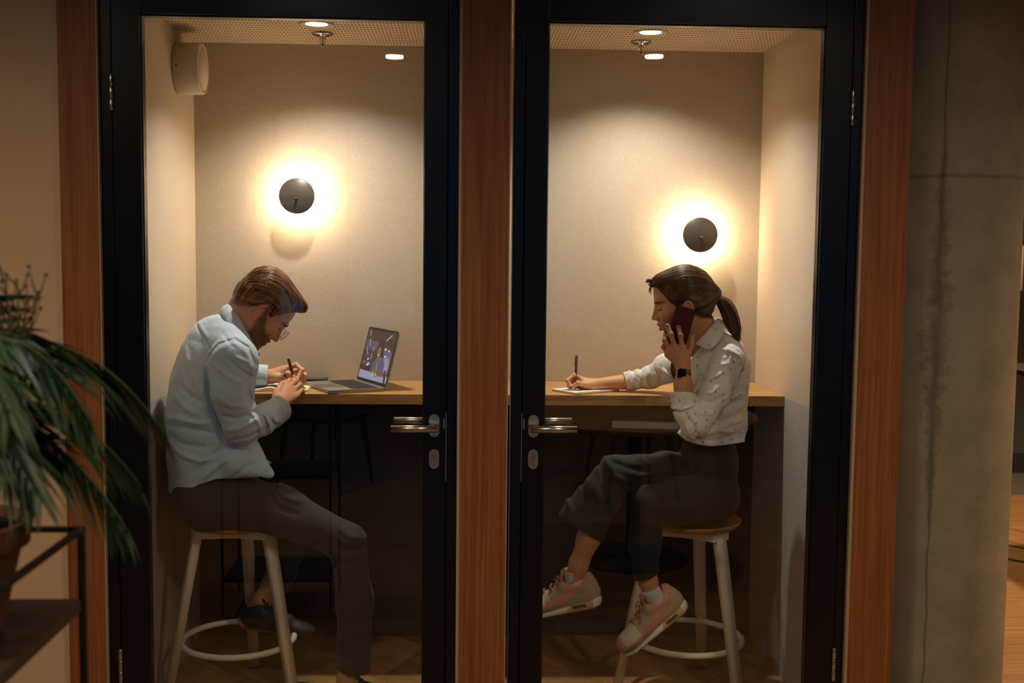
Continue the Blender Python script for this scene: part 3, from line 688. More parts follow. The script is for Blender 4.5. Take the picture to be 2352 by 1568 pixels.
# ================================================================ the man
man = empty('person', (-.83, .74, 0), 'man in a pale blue shirt bent over the desk, writing in a notebook', 'person')
MS = V3(.42, -.906, 0)
HM = Head((-.742, .743, 1.342), 50, 22, False, 1.03)
def build_body_man():
    g = face_sdf(False); w = Sdf(); w.add(HM.wrap(g))
    nb = J((530, 772, .745)); w.seg(HM.wor((-.030, 0, -.045)), nb, .056, .064, .03)
    w.seg(HM.wor((.005, 0, -.085)), J((560, 785, .745)), .042, .05, .03)
    w.seg(HM.wor((-.055, 0, .0)), nb, .040, .055, .03)
    lo, hi = V3(-.90, .60, 1.13), V3(-.55, .90, 1.50)
    V, Q = surface(w, lo, hi, .0021)
    L_ = HM.loc(V.astype(F32)); c = face_color(L_, False, (.55, .285, .165), V)
    hb = HM.loc(V.astype(F32)); cap = sm(.000, -.012, hairline_m(hb)); c = mixc(c, (.16, .07, .03), cap*.9)
    out = [(V, Q)]; cols = [c]
    # near hand
    a = Sdf()
    hand(a, dict(palm=[((612, 962, .74), (640, 930, .80), .028, .024), ((640, 930, .80), (652, 893, .878), .023, .0135), ((640, 930, .80), (663, 890, .890), .022, .0135), ((642, 928, .80), (674, 896, .890), .021, .0130), ((644, 930, .80), (682, 908, .875), .019, .0115), ((636, 922, .80), (634, 902, .86), .019, .013)],
        fingers=[([(652, 891, .880), (665, 874, .925), (676, 872, .955), (680, 880, .965)], .0093), ([(664, 888, .892), (679, 876, .935), (687, 880, .955), (686, 888, .960)], .0093),
                 ([(675, 895, .890), (689, 884, .925), (694, 890, .945), (690, 898, .950)], .0088), ([(683, 907, .876), (694, 896, .905), (696, 903, .925), (691, 909, .93)], .0078),
                 ([(634, 902, .86), (645, 885, .905), (657, 876, .945)], .0102)]))
    V, Q = surface(a, J((600, 990, .70))-V3(.03, 0, .03), J((720, 850, 1.0))+V3(.0, .02, .0), .0016)
    out.append((V, Q)); c = skin_paint(V, (.47, .225, .125), [(J(p), r, (.60, .27, .18), .5) for p, r in (((665, 874, .925), .013), ((679, 876, .935), .013), ((652, 891, .88), .015), ((689, 884, .925), .012))]); cols.append(c)
    # far hand with the pen
    a = Sdf()
    hand(a, dict(palm=[((590, 864, 1.05), (620, 864, 1.045), .027, .024), ((620, 864, 1.045), (659, 849, 1.035), .024, .0165), ((620, 866, 1.045), (652, 868, 1.05), .021, .016), ((622, 864, 1.035), (646, 868, 1.0), .018, .014), ((640, 856, 1.04), (662, 846, 1.05), .018, .014)],
        fingers=[([(661, 845, 1.03), (680, 838, 1.025), (694, 850, 1.01), (683, 869, .992)], .0095), ([(664, 853, 1.05), (690, 850, 1.045), (701, 862, 1.025), (686, 878, 1.005)], .0095),
                 ([(660, 862, 1.06), (686, 864, 1.055), (698, 876, 1.04), (686, 886, 1.02)], .0088), ([(655, 870, 1.065), (680, 876, 1.06), (690, 886, 1.05), (678, 892, 1.03)], .0078),
                 ([(645, 867, 1.0), (661, 858, .985), (672, 864, .980), (682, 872, .982)], .0108)]))
    V, Q = surface(a, J((575, 905, 1.0))-V3(.0, .05, .0), J((715, 820, 1.1)), .0016)
    out.append((V, Q)); c = skin_paint(V, (.62, .335, .19), [(J((683, 869, .99)), .011, (.72, .36, .26), .6), (J((681, 871, .973)), .006, (.80, .55, .44), .8), (J((694, 850, 1.01)), .011, (.70, .34, .22), .5), (J((701, 862, 1.025)), .011, (.72, .35, .23), .5)]); cols.append(c)
    # trunk and limbs under the clothes
    b = Sdf()
    b.chain([J(p) for p in ((495, 1150, .74), (480, 1010, .74), (497, 860, .74), (515, 795, .74))], [.085, .075, .075, .06], .05)
    for y, e, wr in ((.56, (556, 972, .59), (636, 934, .795)), (.92, (505, 868, 1.0), (612, 864, 1.045))):
        b.chain([J((520, 825, y)), J(e), J(wr)], [.035, .030, .024], .02)
    b.chain([J(p) for p in ((520, 1160, .64), (795, 1242, .62), (808, 1500, .62), (800, 1560, .62), (806, 1580, .61))], [.05, .036, .030, .034, .034], .03)
    b.chain([J(p) for p in ((520, 1160, .86), (680, 1215, 1.0), (600, 1385, .85), (566, 1425, .84))], [.05, .036, .032, .030], .03)
    V, Q = surface(b, V3(-1.1, .42, .02), V3(-.2, 1.15, 1.36), .006)
    out.append((V, Q)); cols.append(skin_paint(V, (.50, .26, .15), []))
    V, Q = join(out); mesh_of('body', V, Q, m_skin, man, np.concatenate(cols))
def hairline_m(L):          # <0 where hair grows
    f, s, u = L[:, 0], L[:, 1], L[:, 2]
    hl = np.interp(f, [-.13, -.085, -.06, -.036, -.022, -.004, .010, .017, .030, .040, .052, .068, .084, .12], [-.092, -.078, -.064, -.040, .004, .026, .024, -.012, -.018, .018, .034, .052, .073, .078])
    return (hl-u)*.8
def hair_man_sdf():
    h = Sdf(); h.ell((-.014, 0, .033), (.0975, .0835, .089), .01)
    h.ell((-.030, 0, .058), (.078, .072, .064), .02)
    h.ell((.045, .010, .094), (.048, .056, .026), .018); h.ell((.073, .012, .096), (.024, .045, .019), .012)
    h.ell((-.055, 0, .005), (.052, .060, .062), .02)
    h.add(hairline_m, .014, 'i')
    return h
def build_hair(name, head, h, parent, base, hi, paths, r0, off, jit, seed, lo=-.14, extra=None):
    w = Sdf(); w.add(head.wrap(h))
    def streak(P):
        L_ = head.loc(P); an = np.arctan2(L_[:, 1], L_[:, 2]+.01); return (.0011*np.sin(an*46+2*np.sin(L_[:, 0]*50))+.0007*np.sin(an*90+L_[:, 0]*60)).astype(F32)
    w.add(streak, 0, 'd')
    c = head.c; V, Q = surface(w, c-.20, c+.21, .0026)
    rng = np.random.RandomState(seed); n0 = len(V); cc = np.tile(np.array(base)*.55, (n0, 1))
    t = rng.rand(len(paths), 1)**1.6; pc = np.array(base)*(1-t)+np.array(hi)*t
    V2, Q2, c2 = strands(name, head, h, paths, r0, None, None, pc, off, 14, jit)
    P = [(V, Q), (V2, Q2)]; C = [cc, c2]
    if extra: P.append(extra[:2]); C.append(extra[2])
    V, Q = join(P); return mesh_of(name, V, Q, m_hair, parent, np.concatenate(C))
rng = np.random.RandomState(11)
paths = []
def hair_path(th, jj):
    a = abs(th); sg = math.copysign(1, th); I = lambda v: np.interp(a, [0, .5, 1.0, 1.5], v)
    return np.array([(I([.096, .090, .066, .038]), sg*I([.0, .045, .066, .078]), I([.088, .088, .055, .022])),
                     (I([.045, .040, .022, .004]), sg*I([.0, .060, .088, .088]), I([.145, .125, .075, .036])),
                     (I([-.045, -.050, -.055, -.050]), sg*I([.0, .064, .088, .088]), I([.150, .125, .070, .024])),
                     (I([-.092, -.100, -.100, -.085]), sg*I([.0, .034, .048, .050]), I([.070, .045, .000, -.035]))])+jj
cl = [(rng.uniform(-1.5, 1.5), rng.normal(0, .009, (4, 3)), rng.uniform(-.3, .3)) for _ in range(150)]
for i in range(2300):
    th, jj, tw = cl[rng.randint(len(cl))]
    p = hair_path(th+rng.normal(0, .035), jj+rng.normal(0, .0016, (4, 3))); p[1, 1] += tw*.03; p[0, 1] += tw*.02; paths.append(p)
for i in range(260):        # sideburns and temples
    sg = 1 if rng.rand() > .5 else -1; v = rng.rand(); j = rng.normal(0, .002, (4, 3)); p0 = np.array((.062-.05*v, sg*.070, .060-.02*v)); p3 = np.array((.044-.026*v, sg*.080, .018-.034*v))
    paths.append(np.array([p0, p0*.67+p3*.33+(.004, 0, 0), p0*.33+p3*.67+(.004, 0, 0), p3])+j)
for i in range(700):        # short back and sides
    sg = 1 if rng.rand() > .5 else -1; v = rng.rand(); j = rng.normal(0, .003, (4, 3))
    p0 = np.array((.02-.12*v, sg*.085*(1-.65*v*v), .045-.035*v)); p3 = np.array((-.022-.072*v, sg*.078*(1-.6*v*v), .000-.072*v))
    paths.append(np.array([p0, p0*.67+p3*.33, p0*.33+p3*.67, p3])+j)
build_body_man()
build_hair('hair', HM, hair_man_sdf(), man, (.085, .032, .012), (.50, .23, .085), paths, .0011, .0045, .0011, 3)

def hemcut(g, line, y, k=.003):
    pl = np.array([J((q[0], q[1], y)) for q in line])[:, [0, 2]]; o = np.argsort(pl[:, 0]); xs, zs = pl[o, 0], pl[o, 1]
    g.add(lambda P: (np.interp(P[:, 0], xs, zs)-P[:, 2]).astype(F32), k, 'i')
def man_shirt():
    g = Sdf()
    sp = [(492, 1128, .74), (483, 1040, .74), (478, 960, .74), (484, 890, .74), (497, 830, .74), (503, 788, .745)]
    w = [.185, .172, .178, .19, .185, .155]; d = [.150, .136, .134, .128, .118, .098]
    for i in range(5): g.seg(J(sp[i]), J(sp[i+1]), w[i], w[i+1], .03, da=d[i], db=d[i+1], lat=MS)
    g.seg(J((520, 765, .70)), J((538, 822, .575)), .050, .070, .04)                 # near shoulder
    g.seg(J((522, 768, .80)), J((528, 815, .91)), .050, .066, .04)
    g.seg(J((522, 778, .745)), J((540, 768, .745)), .062, .052, .03)
    g.chain([J(p) for p in ((539, 830, .570), (533, 905, .555), (553, 975, .575))], [.076, .068, .062], .022)
    g.chain([J(p) for p in ((553, 975, .575), (596, 966, .665), (622, 949, .745))], [.060, .052, .045], .012)
    g.chain([J(p) for p in ((528, 815, .91), (508, 862, 1.0), (585, 862, 1.04))], [.064, .050, .041], .02)
    g.seg(J((575, 1040, .62)), J((622, 1088, .60)), .042, .010, .03); g.seg(J((545, 1065, .60)), J((610, 1088, .59)), .050, .016, .03)
    g.seg(J((585, 1060, .80)), J((622, 1068, .82)), .030, .010, .02)
    # cloth relief
    G = lambda l, y, a, s, yr=(-9, .72): g.fold(l, y, a, s, yr)
    G([(428, 741), (452, 760), (476, 782), (492, 800)], .62, -.0028, .003); G([(432, 738), (456, 754), (482, 776)], .62, .002, .006)
    G([(474, 835), (484, 812), (505, 789), (541, 777), (572, 795), (590, 835)], .56, -.0034, .0035); G([(480, 845), (492, 818), (512, 798), (541, 786), (566, 800), (584, 838)], .56, .0012, .006)
    G([(493, 800), (520, 760), (560, 790)], .66, -.0015, .004)
    G([(478, 850), (486, 905), (504, 970), (518, 1008)], .6, -.013, .010); G([(582, 850), (578, 890), (588, 935)], .6, -.006, .008)
    G([(376, 964), (410, 958), (455, 964), (500, 966)], .62, .0065, .010); G([(380, 980), (420, 977), (470, 984), (510, 990)], .62, -.0055, .009)
    G([(378, 1015), (420, 1040), (470, 1052), (520, 1042)], .62, .005, .010); G([(384, 1000), (430, 1018), (490, 1020)], .62, -.004, .009)
    G([(470, 1094), (505, 1065), (545, 1036)], .62, .0055, .009); G([(452, 1082), (490, 1050), (520, 1018)], .62, -.0045, .009)
    G([(540, 1092), (565, 1070), (590, 1060)], .60, -.005, .008); G([(395, 905), (430, 930), (470, 950)], .62, .005, .012); G([(405, 880), (445, 905), (482, 922)], .62, -.004, .011)
    G([(420, 800), (440, 850), (470, 890)], .62, .003, .012); G([(486, 1000), (486, 1050), (489, 1093)], .60, -.0015, .0025)
    for k_, (x0, a_) in enumerate(((596, .0055), (604, -.0055), (612, .0050), (619, -.0045), (627, .0035))):      # rings of cloth at the elbow bend
        G([(x0-16, 938+3*k_), (x0, 950+5*k_), (x0+8, 975+4*k_), (x0+4, 1000)], .6, a_, .0052, (-9, .85))
    G([(548, 814), (575, 828), (588, 850)], .56, .0036, .006); G([(530, 815), (556, 842), (584, 866)], .56, -.0042, .005); G([(500, 830), (530, 858), (578, 880)], .56, .0035, .009)
    G([(505, 900), (540, 925), (584, 930)], .56, .003, .010); G([(515, 950), (550, 955), (592, 945)], .56, -.005, .008); G([(522, 985), (560, 978), (598, 958)], .56, .0045, .009); G([(530, 1008), (575, 1000), (610, 985)], .56, -.003, .008)
    g.wrinkle(.0011, 42, 4)
    # cuffs
    c = Sdf(); a, b = J((617, 957, .735)), J((644, 938, .798)); n = (b-a)/np.linalg.norm(b-a)
    c.seg(a-n*.004, b+n*.03, .0480, .0455, .01); c.plane(b+n*.001, n, .003); c.plane(a-n*.002, -n, .002); g.add(c, .006)
    c = Sdf(); c.seg(b-n*.030, b+n*.05, .037, .0405, .01); g.add(c, .004, 's')
    a, b = J((586, 862, 1.04)), J((616, 863, 1.045)); n = (b-a)/np.linalg.norm(b-a)
    c = Sdf(); c.seg(a, b+n*.03, .041, .0395, .01); c.plane(b, n, .003); g.add(c, .006)
    c = Sdf(); c.seg(b-n*.025, b+n*.05, .031, .035, .01); g.add(c, .004, 's')
    hemcut(g, [(340, 1146), (383, 1142), (404, 1139), (426, 1131), (465, 1106), (503, 1094), (530, 1093), (564, 1095), (602, 1089), (627, 1096), (700, 1100)], .62)
    V, Q = surface(g, V3(-1.13, .44, .66), V3(-.56, 1.14, 1.46), .0033)
    sh = mesh_of('shirt', V, Q, m_shirtb, man)
    ribbon('collar', [((577, 778, .80), (582, 796, .84)), ((560, 738, .825), (556, 756, .865)), ((538, 708, .795), (522, 722, .825)), ((522, 700, .745), (506, 713, .745)), ((529, 702, .690), (513, 728, .660)), ((549, 728, .662), (533, 758, .630)), ((568, 765, .660), (556, 786, .622)), ((583, 792, .680), (590, 812, .655))], .003, m_shirtb, sh)
    return sh
shirt_m = man_shirt()
# dark button at the collar front
b = MB(); b.lathe([(0, 0), (.006, 0), (.006, .002), (0, .003)], 14, mat=trs(J((592, 814, .67)), rx=PI/2, ry=.9)); b.build('button', m_black, shirt_m)
def man_trousers():
    g = Sdf()
    g.ell(J((497, 1128, .74)), (.150, .185, .115), .03)
    g.chain([J(p) for p in ((518, 1142, .645), (640, 1172, .63), (795, 1244, .62))], [.088, .078, .062], .03)
    g.chain([J(p) for p in ((797, 1247, .62), (815, 1380, .62), (811, 1550, .62))], [.060, .057, .060], .03)
    g.chain([J(p) for p in ((518, 1142, .835), (600, 1175, .93), (680, 1215, 1.0))], [.088, .078, .062], .03)
    g.chain([J(p) for p in ((680, 1217, 1.0), (640, 1320, .93), (580, 1420, .85))], [.060, .055, .048], .03)
    g.seg(J((478, 1168, .615)), J((570, 1165, .615)), .082, .080, .03)
    g.ell(J((497, 1188, .74))+V3(0, 0, -.06), (.22, .25, .05), .02, 's')
    for l, a, s in (([(625, 1110), (650, 1140), (700, 1160)], .005, .010), ([(610, 1130), (640, 1165), (690, 1185)], -.005, .009), ([(770, 1205), (800, 1230), (835, 1240)], .004, .008), ([(765, 1240), (800, 1262), (838, 1262)], -.005, .007), ([(765, 1262), (795, 1280), (835, 1275)], .004, .007), ([(775, 1400), (800, 1440), (850, 1460)], .003, .012), ([(770, 1500), (800, 1515), (850, 1505)], -.003, .010)):
        g.fold(l, .56, a, s, (-9, .66))
    g.wrinkle(.0016, 34, 6)
    g.add(lambda P: np.where((np.hypot(P[:, 0]+.83, P[:, 1]-.74) < .182) & (P[:, 2] < .66), .613-P[:, 2], -1).astype(F32), .003, 'i')
    e = J((811, 1537, .62)); g.add(lambda P: np.where((P[:, 0] > e[0]-.12) & (P[:, 1] < .80), (e[2]-P[:, 2])+.15*(P[:, 0]-e[0])*-1, -1).astype(F32), .002, 'i')
    c = Sdf(); c.seg(e+V3(0, 0, -.08), e+V3(0, 0, .04), .053, .051); g.add(c, .003, 's')
    V, Q = surface(g, V3(-1.09, .44, .08), V3(-.22, 1.12, .84), .0048)
    return mesh_of('trousers', V, Q, m_trouser2, man)
man_trousers()
def leather_shoe(loc, pitch, yaw):
    H_ = Head(loc, pitch, yaw, False, 1.0); g = Sdf()
    g.ell((.045, 0, .045), (.046, .036, .046), .02); g.seg((.05, 0, .04), (.21, 0, .026), .036, .030, .02, da=.04, db=.026, lat=(0, 1, 0)); g.ell((.225, 0, .026), (.052, .040, .024), .02)
    g.seg((.07, 0, .06), (.17, 0, .045), .030, .026, .02); g.plane((0, 0, .010), (0, 0, -1)); o = Sdf(); o.ell((.035, 0, .10), (.034, .026, .040)); g.add(o, .006, 's')
    w = Sdf(); w.add(H_.wrap(g)); V, Q = surface(w, np.array(loc)-.32, np.array(loc)+.32, .0034)
    sh = mesh_of('shoe', V, Q, m_leather, man)
    s = Sdf(); s.seg((.035, 0, .004), (.24, 0, .004), .037, .041, .01, da=.012, db=.010, lat=(0, 1, 0)); s.plane((0, 0, 0), (0, 0, -1)); s.plane((0, 0, .011), (0, 0, 1))
    w = Sdf(); w.add(H_.wrap(s)); V, Q = surface(w, np.array(loc)-.32, np.array(loc)+.32, .0034); mesh_of('sole', V, Q, m_dark, sh)
    b = MB()
    for k in range(4):
        f = .09+.022*k; u = .093-.010*k; b.tube([H_.wor((f, -.022, u-.012)), H_.wor((f+.004, 0, u+.002)), H_.wor((f+.006, .022, u-.012))], .0022, 6)
    b.tube([H_.wor((.088, 0, .095)), H_.wor((.075, .02, .115)), H_.wor((.09, .035, .10)), H_.wor((.092, 0, .096))], .0020, 6); b.build('laces', m_dark, sh)
m_leather = mat('black_leather', (.014, .011, .010), rough=.6)
leather_shoe(J((770, 1592, .62)).tolist()[:2]+[.006], 0, -8)
p = J((548, 1452, .835)); leather_shoe([p[0], p[1], .214], 9, -6)
# spectacles
b = MB(); W_ = HM.wor; gl = lambda s0, yy: [W_((.1135+.002*math.cos(a)-.25*abs(s0+.022*math.cos(a))**1.6, s0+.0235*math.cos(a), -.008+yy+.0195*math.sin(a))) for a in np.linspace(0, 2*PI, 28, endpoint=False)]
m_gold = mat('gold_wire', (.45, .30, .16), rough=.3, metal=1)
for s0 in (-.033, .033): b.tube(gl(s0, 0), .0009, 6, closed=True)
b.tube([W_((.1115, -.010, .000)), W_((.114, 0, .003)), W_((.1115, .010, .000))], .0009, 6)
for s0 in (-1, 1): b.tube([W_((.108, s0*.056, .002)), W_((.095, s0*.070, .003)), W_((.03, s0*.0785, .003)), W_((-.012, s0*.0805, .004)), W_((-.026, s0*.079, -.016))], .0009, 6)
gls = b.build('eyeglasses', m_gold, man)
b = MB()
for s0 in (-.033, .033):
    pts = gl(s0, 0); bb = b.bm; vs = [bb.verts.new(p) for p in pts]; bb.faces.new(vs)
b.build('lens', m_glass, gls)
# thumb ring, finger ring
def band(name, c, ax, r, wd, m, parent, th=.0012):
    ax = np.array(ax, float); ax /= np.linalg.norm(ax); q = Vector(ax).to_track_quat('Z', 'Y').to_matrix().to_4x4(); q.translation = Vector(c)
    b = MB(); b.lathe([(r, -wd/2), (r+th, -wd/2), (r+th, wd/2), (r, wd/2), (r, -wd/2)], 28, mat=q); return b.build(name, m, parent)
m_ringb = mat('blue_black_ring', (.02, .02, .09), rough=.2, metal=.8)
band('ring', J((658, 859.5, .988)), J((672, 864, .980))-J((646, 866, 1.0)), .0105, .006, m_ringb, man)
band('ring', J((648, 882, .915)), J((657, 876, .945))-J((645, 885, .905)), .0098, .005, mat('pale_ring', (.7, .66, .58), rough=.3), man)

# pens
def pen(name, a, b_, label, clip=None):
    a, b_ = np.array(a), np.array(b_); d = (b_-a); L_ = np.linalg.norm(d); d /= L_
    t = empty(name, b_, label, 'pen', 'burgundy pens')
    m1 = bpy.data.materials.get('burgundy_lacquer') or mat('burgundy_lacquer', (.115, .040, .048), rough=.38)
    P = lambda s: a+d*s
    b = MB(); b.tube([P(0), P(.002), P(.006), P(L_*.40), P(L_*.43)], [.0030, .0046, .0052, .0054, .0054], 16); b.build('cap', m1, t)
    b = MB(); b.tube([P(L_*.43), P(L_*.44), P(L_*.80), P(L_-.012)], [.0042, .0048, .0047, .0036], 16); b.build('barrel', m1, t)
    b = MB(); b.tube([P(L_-.012), P(L_)], [.0030, .0007], 12); b.build('nib', m_chrome, t)
    if clip is not None:
        cl = np.array(clip, float); b = MB(); b.tube([P(.004)+cl*.005, P(.008)+cl*.0078, P(.036)+cl*.0072, P(.040)+cl*.0056], [(.0008, .0012), (.0010, .0019), (.0009, .0016), (.0008, .0008)], 8, flat=cl); b.build('clip', m_brass, t)
    return t
m_brass = mat('brass', (.75, .45, .12), rough=.25, metal=1)
pen('pen', J((662, 823, .958)), J((680, 886, .990)), 'burgundy pen held by the man over the open notebook')

# ================================================================ the woman
woman = empty('person', (.735, .74, 0), 'woman in a printed white shirt with a ponytail, phone at her ear, writing', 'person')
WS = V3(-.37, -.93, 0)
HW = Head((.684, .678, 1.379), 15, 10, True, 1.0)
BLUE = (.012, .13, .50)
def hairline_w(L):
    f, s, u = L[:, 0], L[:, 1], L[:, 2]
    hl = np.interp(f, [-.13, -.09, -.05, -.024, -.012, .002, .014, .024, .036, .050, .066, .083, .12], [-.105, -.092, -.080, -.062, -.022, -.006, -.006, -.016, .000, .016, .040, .070, .074])
    return (hl-u)*.8
def hair_woman_sdf():
    h = Sdf(); h.ell((-.013, 0, .030), (.092, .0795, .093), .01); h.ell((-.055, 0, -.005), (.050, .062, .070), .02)
    h.seg((-.07, 0, .02), (-.108, 0, .002), .050, .022, .03)
    h.ell((.045, 0, .085), (.045, .058, .028), .02); h.ell((.080, -.002, .083), (.020, .036, .012), .010)
    h.add(hairline_w, .008, 'i'); return h
def build_body_woman():
    g = face_sdf(True); w = Sdf(); w.add(HW.wrap(g))
    nb = J((1632, 800, .705)); w.seg(HW.wor((-.030, 0, -.045)), nb, .047, .055, .03); w.seg(HW.wor((.0, 0, -.075)), J((1612, 800, .70)), .036, .05, .03)
    V, Q = surface(w, V3(.53, .56, 1.19), V3(.86, .86, 1.52), .0020)
    L_ = HW.loc(V.astype(F32)); c = face_color(L_, True, (.56, .275, .125), V)
    cap = sm(-.005, -.013, hairline_w(L_))*(1-sm(.0685, .071, np.abs(L_[:, 1]))); c = mixc(c, (.05, .022, .012), cap)
    out = [(V, Q)]; cols = [c]
    a = Sdf()       # hand holding the phone
    hand(a, dict(palm=[((1571, 935, .50), (1569, 885, .517), .034, .029), ((1569, 885, .517), (1568, 843, .533), .029, .0225), ((1568, 843, .533), (1549, 797, .550), .0195, .0125), ((1569, 843, .533), (1567, 797, .547), .0195, .0130), ((1566, 838, .535), (1538, 803, .558), .017, .0120), ((1566, 838, .540), (1533, 814, .568), .015, .0105), ((1572, 838, .535), (1580, 812, .550), .017, .0125)],
        fingers=[([(1566, 795, .546), (1563, 770, .549), (1558, 751, .563)], .0084), ([(1549, 794, .549), (1541, 768, .553), (1533, 748, .566)], .0086),
                 ([(1538, 800, .557), (1527, 781, .565), (1529, 762, .584)], .0082), ([(1533, 812, .568), (1524, 797, .585), (1530, 781, .600)], .0074),
                 ([(1580, 812, .550), (1588, 793, .558), (1590, 768, .572)], .0092)]))
    V, Q = surface(a, J((1515, 950, .46))-V3(.02, 0, .0), J((1610, 735, .64)), .0015)
    nails = [(1532.5, 747, .557), (1557.5, 750, .554), (1528, 761, .577), (1591, 766, .564)]
    out.append((V, Q)); cols.append(skin_paint(V, (.53, .25, .125), [(J(p), .0062, BLUE, 1) for p in nails]))
    a = Sdf()       # writing hand
    hand(a, dict(palm=[((1445, 876, 1.03), (1362, 882, 1.03), .0290, .0195), ((1362, 882, 1.03), (1337, 874, 1.025), .019, .0145), ((1362, 884, 1.03), (1341, 886, 1.03), .018, .015), ((1360, 884, 1.02), (1341, 883, 1.00), .016, .012)],
        fingers=[([(1336, 870, 1.03), (1318, 862, 1.015), (1302, 874, 1.0), (1312, 888, .992)], .0083), ([(1337, 876, 1.04), (1314, 872, 1.035), (1307, 886, 1.015), (1322, 898, .997)], .0083),
                 ([(1339, 884, 1.05), (1318, 884, 1.045), (1316, 895, 1.02), (1333, 896, .997)], .0078), ([(1342, 888, 1.05), (1326, 890, 1.045), (1326, 898, 1.025), (1341, 898, 1.0)], .0070),
                 ([(1343, 883, 1.0), (1328, 880, .985), (1311, 890, .986)], .0092)]))
    V, Q = surface(a, J((1290, 915, 1.0))-V3(0, .06, 0), J((1460, 840, 1.12)), .0015)
    nails = [(1309.5, 889.5, .978), (1325, 899.5, .990), (1334, 896, .990), (1341.5, 898, .993)]
    out.append((V, Q)); cols.append(skin_paint(V, (.62, .325, .165), [(J(p), .0066, BLUE, 1) for p in nails]))
    b = Sdf()       # legs and trunk
    b.chain([J(p) for p in ((1635, 1120, .72), (1645, 960, .72), (1655, 840, .72), (1630, 800, .71))], [.06, .06, .06, .045], .05)
    b.chain([J(p) for p in ((1668, 835, .56), (1596, 975, .48), (1571, 930, .50))], [.035, .028, .030], .02)
    b.chain([J(p) for p in ((1622, 830, .87), (1540, 845, .965), (1495, 866, 1.01), (1445, 874, 1.03))], [.03, .025, .022, .024], .01)
    b.chain([J(p) for p in ((1610, 1100, .80), (1415, 1085, .50), (1366, 1190, .46), (1352, 1236, .460), (1329, 1296, .455), (1318, 1334, .455))], [.045, .035, .030, .036, .0295, .027], .02)
    b.chain([J(p) for p in ((1640, 1150, .64), (1490, 1150, .48), (1484, 1290, .475), (1489, 1335, .475), (1503, 1378, .47))], [.045, .035, .026, .0285, .025], .02)
    V, Q = surface(b, V3(.2, .38, .2), V3(1.0, 1.1, 1.36), .0045)
    out.append((V, Q)); cols.append(skin_paint(V, (.50, .24, .115), []))
    V, Q = join(out); mesh_of('body', V, Q, m_skin, woman, np.concatenate(cols))
build_body_woman()
rng = np.random.RandomState(21); paths = []
tie = np.array((-.118, 0, .004))
for i in range(1500):
    th = rng.uniform(-1.35, 1.35); sg = math.copysign(1, th); a = abs(th); j = rng.normal(0, .004, (4, 3)); j[3] *= .4
    st = np.array([np.interp(a, [0, .5, .9, 1.35], [.088, .080, .062, .040]), sg*np.interp(a, [0, .5, .9, 1.35], [0, .035, .062, .078]), np.interp(a, [0, .5, .9, 1.35], [.085, .078, .048, .006])])
    m1 = st+np.array([-.03, sg*.022, .055*math.cos(th)+.012]); m2 = np.array([-.075, sg*min(a, 1)*.075, .085*math.cos(th)+.02])
    paths.append(np.array([st, m1, m2, tie+np.array([0, sg*.010*a, .012*math.cos(th)])])+j)
for i in range(650):        # from behind the ears to the tie
    sg = 1 if rng.rand() > .5 else -1; v = rng.rand(); j = rng.normal(0, .003, (4, 3)); j[3] *= .4
    paths.append(np.array([(.010-.040*v, sg*.078, .020-.065*v), (-.030-.02*v, sg*.088, .028-.07*v), (-.080, sg*.060, .012-.03*v), tie])+j)
for i in range(500):
    sg = 1 if rng.rand() > .5 else -1; v = rng.rand(); j = rng.normal(0, .003, (4, 3))
    paths.append(np.array([(-.02-.06*v, sg*.065*(1-.7*v), -.062-.025*v), (-.045-.03*v, sg*.075*(1-.6*v), -.045-.02*v), (-.085, sg*.05*(1-.5*v), -.03), tie])+j)
# ponytail, fringe wisps and the lock falling over the far shoulder
def bundle(line, rad, n, r, seed, spread=1.0):
    rg = np.random.RandomState(seed); P = np.array([J(q) for q in line]); t = np.linspace(0, 1, len(P)); tt = np.linspace(0, 1, 16)
    C = np.stack([np.interp(tt, t, P[:, i]) for i in range(3)], 1)
    for _ in range(3): C[1:-1] = (C[:-2]+2*C[1:-1]+C[2:])/4
    R_ = np.interp(tt, t, rad); X = []
    for i in range(n):
        a = rg.uniform(0, 6.28); q = math.sqrt(rg.rand()); e = rg.uniform(.75, 1.0)
        off = np.array([math.cos(a), math.sin(a)*1.0, math.sin(a)*.35])*q; dr = rg.normal(0, .0012*spread, (16, 3)); dr = np.cumsum(dr, 0)*.35
        k = np.interp(np.linspace(0, e, 16), tt, np.arange(16)); c_ = np.stack([np.interp(k, np.arange(16), C[:, j]) for j in range(3)], 1); rr = np.interp(k, np.arange(16), R_)
        X.append(c_+off[None]*rr[:, None]+dr)
    t_ = rg.rand(n, 1)**1.5; cols = np.array((.040, .017, .009))*(1-t_)+np.array((.20, .095, .042))*t_
    return tubes('x', np.array(X), np.full(n, r)*rg.uniform(.7, 1.4, n), None, None, cols)
ex = [bundle([(1640, 677, .69), (1660, 688, .69), (1674, 713, .685), (1682, 745, .68), (1697, 786, .68)], [.013, .025, .029, .026, .006], 560, .0014, 4),
      bundle([(1512, 652, .675), (1500, 645, .675), (1490, 642, .675), (1483, 650, .675)], [.012, .009, .006, .004], 60, .0006, 5, 1.5),
      bundle([(1508, 655, .68), (1498, 655, .68), (1492, 665, .68), (1496, 678, .68)], [.010, .006, .005, .004], 26, .0005, 6, 1.5),
      bundle([(1600, 745, .80), (1572, 790, .78), (1553, 830, .70), (1546, 852, .68), (1552, 874, .68)], [.018, .02, .014, .010, .003], 160, .0013, 7)]
EV, EQ = join([e[:2] for e in ex]); EC = np.concatenate([e[2] for e in ex])
build_hair('hair', HW, hair_woman_sdf(), woman, (.050, .021, .010), (.22, .105, .045), paths, .0009, .0016, .0004, 9, extra=(EV, EQ, EC))
b = MB()
tc_ = HW.wor((-.112, 0, .004)); ax = J((1660, 684, .69))-HW.wor((-.09, 0, .006)); ax /= np.linalg.norm(ax)
